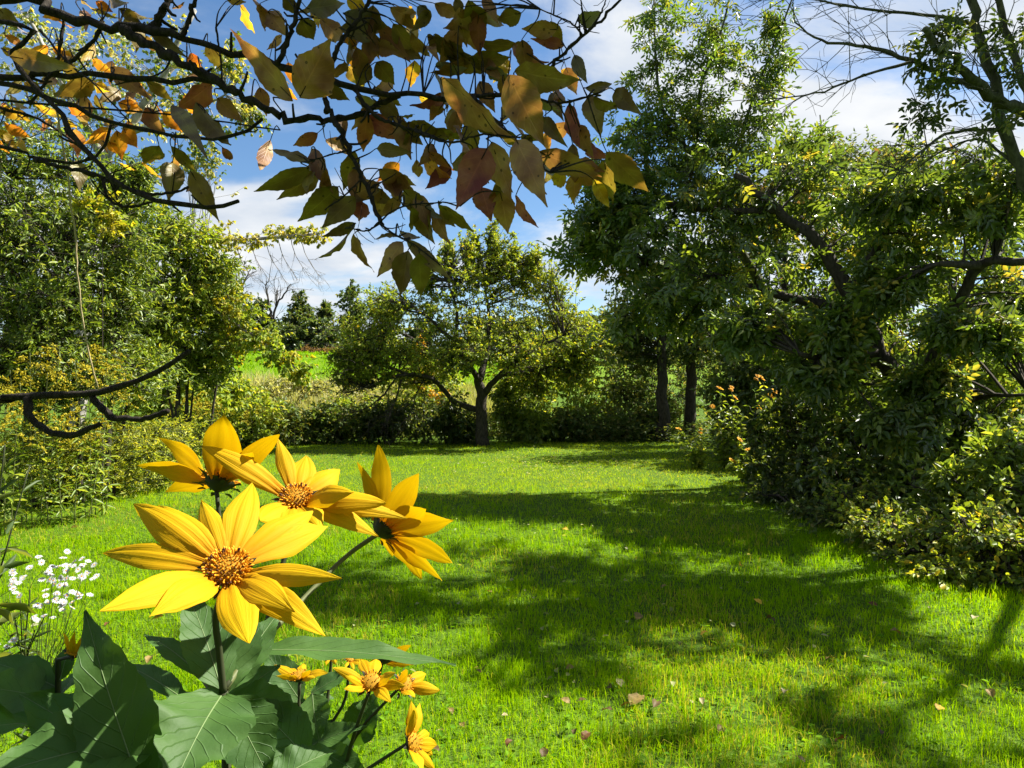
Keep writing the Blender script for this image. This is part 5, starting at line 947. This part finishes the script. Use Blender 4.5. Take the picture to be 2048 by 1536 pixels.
def autumn(name, stops, tr):
    m, n, l, b = newmat(name)
    def at_(k):
        q = n.new('ShaderNodeAttribute'); q.attribute_name = k; return q.outputs['Fac']
    def mt(op, x, y=None):
        k = n.new('ShaderNodeMath'); k.operation = op
        for i_, q in enumerate((x, y)):
            if q is None: continue
            if isinstance(q, (int, float)): k.inputs[i_].default_value = q
            else: l.new(q, k.inputs[i_])
        return k.outputs[0]
    s_, t_, v_ = at_('s'), at_('t'), at_('v'); ab_ = mt('ABSOLUTE', t_)
    r = ramp(n, stops); l.new(v_, r.inputs[0])
    w = mt('PINGPONG', mt('SUBTRACT', mt('MULTIPLY', s_, 8.0), mt('MULTIPLY', ab_, 2.0)), .5)
    vein = mt('SUBTRACT', 1.0, mt('MINIMUM', mt('MULTIPLY', w, 9.0), 1.0)); mid = mt('SUBTRACT', 1.0, mt('MINIMUM', mt('MULTIPLY', ab_, 14.0), 1.0)); vein = mt('MAXIMUM', mt('MULTIPLY', vein, .45), mid)
    tcn = n.new('ShaderNodeTexCoord'); off = n.new('ShaderNodeVectorMath'); off.operation = 'ADD'; cbv = n.new('ShaderNodeCombineXYZ'); l.new(mt('MULTIPLY', v_, 7.0), cbv.inputs[0]); l.new(tcn.outputs['Object'], off.inputs[0]); l.new(cbv.outputs[0], off.inputs[1])
    z = n.new('ShaderNodeTexNoise'); z.inputs['Scale'].default_value = 28; z.inputs['Detail'].default_value = 6; l.new(off.outputs[0], z.inputs['Vector'])
    zs = n.new('ShaderNodeTexVoronoi'); zs.inputs['Scale'].default_value = 70; l.new(off.outputs[0], zs.inputs['Vector'])
    mr = n.new('ShaderNodeMapRange'); mr.inputs[1].default_value = .35; mr.inputs[2].default_value = .65; mr.inputs[3].default_value = .62; mr.inputs[4].default_value = 1.25; l.new(z.outputs[0], mr.inputs[0])
    spot = mt('GREATER_THAN', mt('ADD', zs.outputs['Distance'], mt('MULTIPLY', z.outputs[0], -.28)), -.02); spot = mt('MAXIMUM', spot, .35)
    val = mt('MULTIPLY', mt('MULTIPLY', mr.outputs[0], mt('ADD', 1.0, mt('MULTIPLY', vein, .35))), spot)
    hsn = n.new('ShaderNodeHueSaturation'); hu = n.new('ShaderNodeMapRange'); hu.inputs[1].default_value = .3; hu.inputs[2].default_value = .7; hu.inputs[3].default_value = .47; hu.inputs[4].default_value = .525; l.new(z.outputs[0], hu.inputs[0])
    l.new(hu.outputs[0], hsn.inputs['Hue']); l.new(val, hsn.inputs['Value']); l.new(r.outputs[0], hsn.inputs['Color']); col = hsn.outputs[0]
    l.new(col, b.inputs['Base Color']); b.inputs['Roughness'].default_value = .5; b.inputs['Specular IOR Level'].default_value = .4
    bp = n.new('ShaderNodeBump'); bp.inputs['Strength'].default_value = .5; bp.inputs['Distance'].default_value = .0015; l.new(mt('ADD', mt('MULTIPLY', vein, .6), z.outputs[0]), bp.inputs['Height']); l.new(bp.outputs[0], b.inputs['Normal'])
    tl = n.new('ShaderNodeBsdfTranslucent'); tm = n.new('ShaderNodeVectorMath'); tm.operation = 'MULTIPLY'; tm.inputs[1].default_value = (1.2, 1.0, .55); l.new(col, tm.inputs[0]); l.new(tm.outputs[0], tl.inputs['Color'])
    mx = n.new('ShaderNodeMixShader'); mx.inputs[0].default_value = tr; l.new(b.outputs[0], mx.inputs[1]); l.new(tl.outputs[0], mx.inputs[2]); l.new(mx.outputs[0], n['Material Output'].inputs[0])
    return m
AM = {'o': autumn('olive_autumn_leaf', [(0, (.15, .12, .022)), (1, (.23, .17, .035))], .3), 'b': autumn('brown_autumn_leaf', [(0, (.26, .14, .050)), (1, (.34, .20, .070))], .3), 'r': autumn('red_autumn_leaf', [(0, (.22, .075, .035)), (1, (.30, .11, .05))], .35),
      'y': autumn('yellow_autumn_leaf', [(0, (.40, .27, .025)), (1, (.52, .38, .03))], .5), 'n': autumn('orange_autumn_leaf', [(0, (.50, .20, .02)), (1, (.55, .28, .03))], .5), 'g': autumn('grey_autumn_leaf', [(0, (.20, .18, .17)), (1, (.26, .22, .20))], .15)}
OV = [] # (base uv, tip uv, width px, class)
for s in """310 460 20 130 125 b;340 445 480 175 200 b;990 350 1340 650 200 b;1290 340 1455 665 170 b;1320 320 1625 365 135 o;1160 195 1382 185 92 o;1348 60 1238 88 80 o;1510 135 1350 130 75 b;1545 205 1390 175 50 r;1105 5 1190 155 95 o;920 160 1060 235 95 o;1065 115 1145 230 65 b;
700 120 845 285 85 b;850 150 935 255 65 b;545 60 705 150 115 g;375 40 545 15 90 g;690 280 772 385 90 o;655 285 598 400 100 o;545 280 475 360 75 b;455 385 568 458 72 o;595 450 745 490 62 o;640 530 825 640 95 r;690 675 858 695 62 o;795 570 892 585 45 o;392 675 498 885 78 b;385 745 195 680 80 o;385 765 130 870 85 o;430 785 233 908 95 o;385 750 372 885 72 o;
515 850 330 1008 115 o;592 895 440 1038 98 o;595 1018 440 1078 55 o;572 1045 405 1182 85 o;585 1065 682 1238 82 b;808 1100 690 1262 85 b;832 1140 800 1352 105 o;885 1150 892 1352 90 o;825 1090 1032 1275 60 o;785 1075 680 1092 52 o;795 1050 895 1072 38 o;848 945 840 1052 62 o;870 955 956 1112 85 o;945 965 1022 1112 65 b;975 930 1132 1058 62 o;885 930 988 995 55 g;975 950 1050 1032 60 o;
625 915 610 1005 85 r;665 890 775 922 55 o;590 690 538 862 85 o;595 880 710 830 85 b;738 785 805 915 85 b;785 785 895 915 65 b;872 728 882 805 48 y;895 715 1035 812 82 n;1030 770 912 862 85 r;925 690 1042 778 42 r;1070 590 1155 748 135 b;1030 745 1115 705 85 o;1195 670 1050 955 155 r;1212 645 1310 925 135 b;1325 635 1468 945 145 b;1165 855 1212 1008 105 r;1255 875 1288 1065 105 b;1322 892 1430 1035 65 r;1425 690 1715 805 105 b;1380 685 1560 835 55 g;
1735 690 1932 875 125 o;1725 730 1765 925 95 o;1605 780 1590 935 85 y;1545 765 1515 850 62 y;1675 815 1750 945 55 y;1655 430 1712 625 95 o;1775 415 1902 525 85 o;1560 480 1612 672 85 r;1445 535 1562 672 65 o;1425 455 1522 505 65 g;960 300 1105 312 75 g;1190 310 1305 362 75 g;1605 100 1722 50 75 g;985 485 930 555 55 r;1065 495 1020 672 62 b;1105 515 1345 625 85 o;795 530 862 520 50 o;
160 15 182 142 62 b;195 55 292 172 85 b;345 85 405 182 95 o;435 85 545 185 85 b;755 35 855 72 85 b;645 55 745 122 85 o;795 55 862 132 72 b;955 15 1072 75 62 b;1175 -10 1242 112 52 b;1055 -10 1072 92 45 o;555 -10 645 42 65 y;875 30 935 80 55 g;120 -20 260 80 70 b;270 -20 340 70 70 o;420 -30 330 60 70 o;620 180 560 260 60 b;690 210 800 240 70 b;560 150 600 230 55 n;810 230 900 270 60 o;1000 240 1120 290 80 o;1110 270 1300 260 90 o;930 210 980 290 60 b;1590 250 1650 380 60 g;1500 420 1560 470 60 b;1640 400 1760 380 50 o;1680 440 1800 480 70 o;1350 610 1440 640 60 o;840 600 900 660 50 o""".replace('\n', '').split(';'):
    a = s.split(); x = list(map(float, a[:5])); OV.append((z2(x[0], x[1]), z2(x[2], x[3]), x[4] / 2.2756, a[5]))
for s in """860 140 1110 345 70 o;650 395 885 585 105 b;540 345 662 422 62 n;545 470 345 565 115 o;60 330 445 395 115 o;-10 55 135 175 85 o;25 205 145 272 42 n;105 155 235 245 45 g;700 530 575 600 85 o;560 555 642 685 75 o;1240 490 1025 640 150 r;1010 620 1222 945 95 o;1150 600 1355 845 135 o;1270 575 1425 715 95 b;845 640 985 805 95 b;860 475 1012 592 62 o;930 850 845 962 115 o;1010 950 980 1185 135 o;1115 1000 1282 1295 112 o;1000 855 1145 1005 62 o;650 755 488 845 75 n;640 775 640 905 75 n;685 765 712 935 85 n;720 755 805 865 85 n;955 655 1065 775 85 n;
690 600 835 645 75 n;795 475 885 562 75 n;555 480 645 535 55 y;-10 630 175 705 65 y;25 715 175 805 65 n;-10 755 105 885 55 y;305 715 235 765 62 n;460 675 515 732 45 y;375 685 445 745 55 y;105 825 165 895 45 y;480 0 620 60 60 y;560 10 660 70 50 n;700 50 830 140 60 o;760 60 910 100 60 o;640 0 760 15 60 g;590 60 720 110 50 o;1330 0 1440 10 40 b;1010 50 1080 10 30 b;350 120 440 160 40 n;10 280 120 330 50 y;120 400 200 430 50 y;300 350 440 380 50 o;380 340 430 400 40 y;560 490 640 520 40 y;900 600 960 680 60 n;1300 860 1360 930 45 r;1090 1120 1140 1110 30 r;990 790 1030 850 40 n;750 560 820 600 40 n;640 830 680 900 50 n;20 600 90 650 50 n;100 650 180 720 50 y;0 820 60 900 40 n;830 950 950 1050 50 y;700 960 800 1000 40 y;600 700 690 740 50 y""".replace('\n', '').split(';'):
    a = s.split(); x = list(map(float, a[:5])); OV.append((z1(x[0], x[1]), z1(x[2], x[3]), x[4] / 2.9257, a[5]))
# smaller leaves farther back in the same boughs
for k in range(60):
    u, v = rf.uniform(620, 1180), rf.uniform(0, 400); v = min(v, 420 - abs(u - 880) * .35); a = rf.uniform(.3, 1.7); l = rf.uniform(55, 95); OV.append(((u, v), (u + l * math.cos(a) * rf.choice([-1, 1, 1]), v + l * math.sin(a)), l * rf.uniform(.38, .5), rf.choice(list('ooobbbr'))))
for k in range(70):
    if rf.random() < .55: u, v = rf.uniform(480, 1150), rf.uniform(-10, 330)
    else: u, v = rf.uniform(0, 420), rf.uniform(20, 330)
    a = rf.uniform(.2, 1.9); l = rf.uniform(38, 65); OV.append(((u, v), (u + l * math.cos(a) * rf.choice([-1, 1, 1]), v + l * math.sin(a)), l * rf.uniform(.4, .55), rf.choice(list('ooobbyynn'))))
TREE_LEAF = []
def ash_leaflet(root, rb, b_, t_, width, nrm, mat, r):
    return broad_leaf(root, rb, b_, t_, width, nrm, r, bow=r.uniform(-.03, .09), fold=r.uniform(.05, .45), nl=20, nc=5, teeth=9, twist=r.normal(0, .3), mat=mat, shape=.36, rib=False, ex=1.35)
for k_, m_ in AM.items(): M['autumn_' + k_] = m_
for k, (bu, tu, wp, cl) in enumerate(OV):
    ln = math.hypot(tu[0] - bu[0], tu[1] - bu[1]); back = k >= len(OV) - 70
    Yl = 1.15 + .25 * rf.random() if back else float(np.clip(.082 * F / max(ln, wp * 1.9), .60, 1.12))
    pd = np.hypot(SBP[:, 0] - bu[0], SBP[:, 1] - bu[1]) + 250 * np.abs(SB[:, 1] - Yl); i = int(np.argmin(pd)); s0 = SB[i]
    if not back: Yl = float(np.clip(Yl, s0[1] - .13, s0[1] + .10))
    tilt = rf.normal(0, .022); b3 = P(bu[0], bu[1], Yl + tilt); t3_ = P(tu[0], tu[1], Yl - tilt); wd = wp * Yl / F
    view = unit(CAMP - b3); nr_ = unit(view * rf.uniform(.55, 1) + rf.normal(0, .30, 3) - np.array([0, 0, .25]))
    ash_leaflet(over, tb, b3, t3_, wd * 1.0, nr_, 'autumn_' + cl, rf)
    mid = s0 * .5 + b3 * .5 + np.array([rf.normal(0, .006), 0, .12 * np.linalg.norm(s0 - b3) * rf.uniform(.0, .8)])
    me, _, _ = limb_mesh('leaf_stalk', np.array([s0, mid, b3, b3 * .8 + t3_ * .2]) - tb, .0012, .0006, n=9, sides=4); obj('leaf_stalk', me, M['barkfine'], over)
    TREE_LEAF.append((b3 * .5 + t3_ * .5, cl))
# rest of that crown, unseen: leaves added on sun rays to shade those below
rs = np.random.default_rng(95); cps = []
hd = [P(455, 1138, .27), P(380, 1138, .27), P(530, 1100, .27), P(440, 960, .365), P(440, 900, .365), P(592, 996, .345), P(650, 980, .345), P(768, 1056, .375), P(820, 1020, .375), P(800, 1110, .375), P(900, 1330, .315), P(700, 1290, .3), P(742, 1364, .5), P(830, 1480, .48), P(600, 1350, .52)]
SHD = [(P(u_, v_, y_), 's') for u_ in range(-40, 330, 45) for v_, y_ in ((1330, .40), (1400, .38), (1450, .30), (1510, .26))]  # sunflower leaf points that the added crown leaves shade
LIT = [c for c, cl in TREE_LEAF if cl in 'yn']
for c, cl in TREE_LEAF + SHD:
    for j in range(5 if cl in 'obgr' else 9 if cl == 's' else 1):
        t = rs.uniform(.16, 1.1) if cl != 's' else rs.uniform(1.0, 1.7); p = c + SUN * t + rs.normal(0, .035, 3); q = px(p)
        if q[1] > -110 and -60 < q[0] < 2108: continue
        if min(np.linalg.norm(np.cross(p - h, SUN)) for h in hd) < (.10 if cl != 's' else .085): continue
        if cl != 's' and min(np.linalg.norm(np.cross(p - h, SUN)) for h in LIT) < .055: continue
        cps.append(p)
cps = np.array(cps); n = len(cps); az = rs.uniform(0, 6.28, n)
V, q = leaf_arrays(cps - tb, np.stack([np.cos(az), np.sin(az), rs.uniform(-.6, .1, n)], 1), unit(SUN + rs.normal(0, .45, (n, 3))), rs.uniform(.09, .13, n), rs.uniform(.045, .06, n))
obj('crown', mesh_from('crown', V, q, attrs={'v': np.repeat(rs.random(n), 6)}), M['autumn_o'], over, kind='stuff')
me, pl, R = limb_mesh('branch', np.array([[-1.6, 1.08, 3.2], [-.8, 1.1, 3.0], [.2, 1.2, 2.95], [1.0, 1.3, 2.9]]) - tb, .03, .008, n=30, sides=8, wob=.004, knob=.2, r=rs); obj('branch', me, M['barkfine'], over); UB = pl + tb
i = [np.argmin(np.linalg.norm(UB - p, axis=1)) for p in cps]; T = sag(UB[i], cps, 4, rs, .05, .05)
T[:, :, 2] = np.maximum(T[:, :, 2], T[:, -1:, 2]); V, q = tube_arrays(T - tb, np.full((n, 4), .0010), 3)
obj('branchwork', mesh_from('branchwork', V, q), M['barkfine'], over, kind='stuff')

# ------------------------------------------------------------------ fallen leaves on the lawn, each a thing of its own
FL = [(1275, 1418, 46, 'tan'), (1255, 1430, 30, 'brown'), (1310, 1428, 30, 'brown'), (1240, 1380, 28, 'pale'), (1215, 1440, 24, 'brown'), (1130, 1420, 22, 'tan'), (965, 1356, 34, 'brown'), (1515, 1213, 22, 'yellow'), (1410, 1278, 20, 'yellow'), (1275, 1240, 24, 'tan'), (1402, 1420, 18, 'pale'), (1172, 1495, 26, 'red'), (1880, 1430, 24, 'yellow'), (1680, 1500, 28, 'red'), (1540, 1252, 22, 'brown'), (1745, 1222, 18, 'red'), (1165, 1418, 18, 'brown'), (1020, 1510, 20, 'red'), (1085, 1530, 26, 'brown'), (1150, 1485, 18, 'brown'), (1440, 1482, 28, 'brown'), (1380, 1420, 22, 'pale'), (1095, 1412, 16, 'pale'), (925, 1470, 20, 'tan'), (715, 1485, 20, 'pale'), (735, 1505, 22, 'tan'), (720, 1445, 18, 'pale'), (1140, 1350, 18, 'tan'), (1220, 1390, 20, 'brown'), (1600, 1540, 22, 'brown'),
      (315, 1250, 26, 'tan'), (300, 1333, 24, 'tan'), (215, 1262, 18, 'red'), (55, 1285, 20, 'yellow'), (1360, 1300, 18, 'brown'), (1790, 1280, 20, 'tan'), (1950, 1250, 22, 'pale'), (1480, 1140, 14, 'yellow'), (1130, 1065, 14, 'yellow'), (980, 1190, 16, 'tan'), (880, 1480, 18, 'pale'), (900, 1440, 18, 'tan'), (870, 1520, 20, 'brown'), (1010, 1450, 16, 'pale'), (1660, 1330, 18, 'tan'), (1330, 1180, 14, 'tan'), (1570, 1400, 20, 'pale'), (1760, 1480, 20, 'brown'), (1980, 1400, 22, 'tan'), (240, 1090, 14, 'pale'), (300, 1110, 14, 'tan'), (150, 1060, 14, 'pale')]
FC = {'tan': ((.23, .16, .045), 'tan'), 'brown': ((.10, .066, .022), 'brown'), 'pale': ((.36, .30, .15), 'pale buff'), 'yellow': ((.62, .38, .03), 'yellow'), 'red': ((.14, .06, .018), 'reddish brown')}
for k_, (c_, _) in FC.items(): M['fallen_' + k_] = leafmat('fallen_leaf_' + k_, [(0, tuple(np.array(c_) * .75)), (1, c_)], tr=.2, rough=.6, spec=.25, noise=.25, nscale=60, bump=.3)
rl = np.random.default_rng(44)
LM = [('big yellow flower', 455, 1138), ('small yellow flowers', 760, 1370), ('white asters', 110, 1160), ('low bush on the right', 1850, 1130), ('sunny far lawn', 1150, 960)]
for k, (u, v, wpx, cl) in enumerate(FL):
    Y = CAMH * F / (v - 768); p = P(u, v, Y); p[2] = float(gz(p[0], p[1])) + .034; L = wpx * Y / F; az = rl.uniform(0, 6.28); curl = rl.uniform(.1, .45)
    d = np.array([math.cos(az), math.sin(az), rl.uniform(-.1, .35)]); nr_ = unit(np.array([rl.normal(0, .35), rl.normal(0, .35), 1])); b_ = p - d * L * .5; t_ = p + d * L * .5
    near = ('nearest the bottom edge' if v > 1450 else 'in the foreground' if v > 1330 else 'in the mid lawn' if v > 1180 else 'farther off on the lawn')
    side = 'at the far left' if u < 330 else 'beside the small yellow flowers' if u < 1030 else 'left of the middle clump' if u < 1200 else 'in the middle clump' if u < 1330 else 'right of the middle clump' if u < 1560 else 'towards the right-hand bushes'
    fl = thing('fallen_leaf', f'{"large" if wpx > 27 else "mid-sized" if wpx > 21 else "small" if wpx > 17 else "tiny"} {"curled" if curl > .28 else "flat"} {FC[cl][1]} leaf {near}, {side}', 'leaf', p - [0, 0, .02], 'fallen leaves on the lawn')
    rb_ = p - np.array([0, 0, .02])
    bl = broad_leaf(fl, rb_, b_, t_, L * rl.uniform(.5, .75), nr_, rl, bow=curl * .5, fold=curl * 1.6, nl=12, nc=5, teeth=6, twist=rl.normal(0, .5), mat='fallen_' + cl, rib=False); bl.name = 'blade'
    stalk(fl, rb_, [b_, b_ - d * L * .3 + [0, 0, .004]], .0011, .0008, 'stemdark', 'leaf_stalk', 4, 4)

same = {}
for o in bpy.data.objects:
    if o.name.startswith('fallen_leaf') and o.get('label'): same.setdefault(o['label'], []).append(o)
for lab, os_ in same.items():
    if len(os_) > 1:
        os_.sort(key=lambda o: o.location.x / o.location.y)
        for k, o in enumerate(os_): o['label'] = lab + (', left one' if k == 0 else ', right one' if k == len(os_) - 1 else ', middle one')
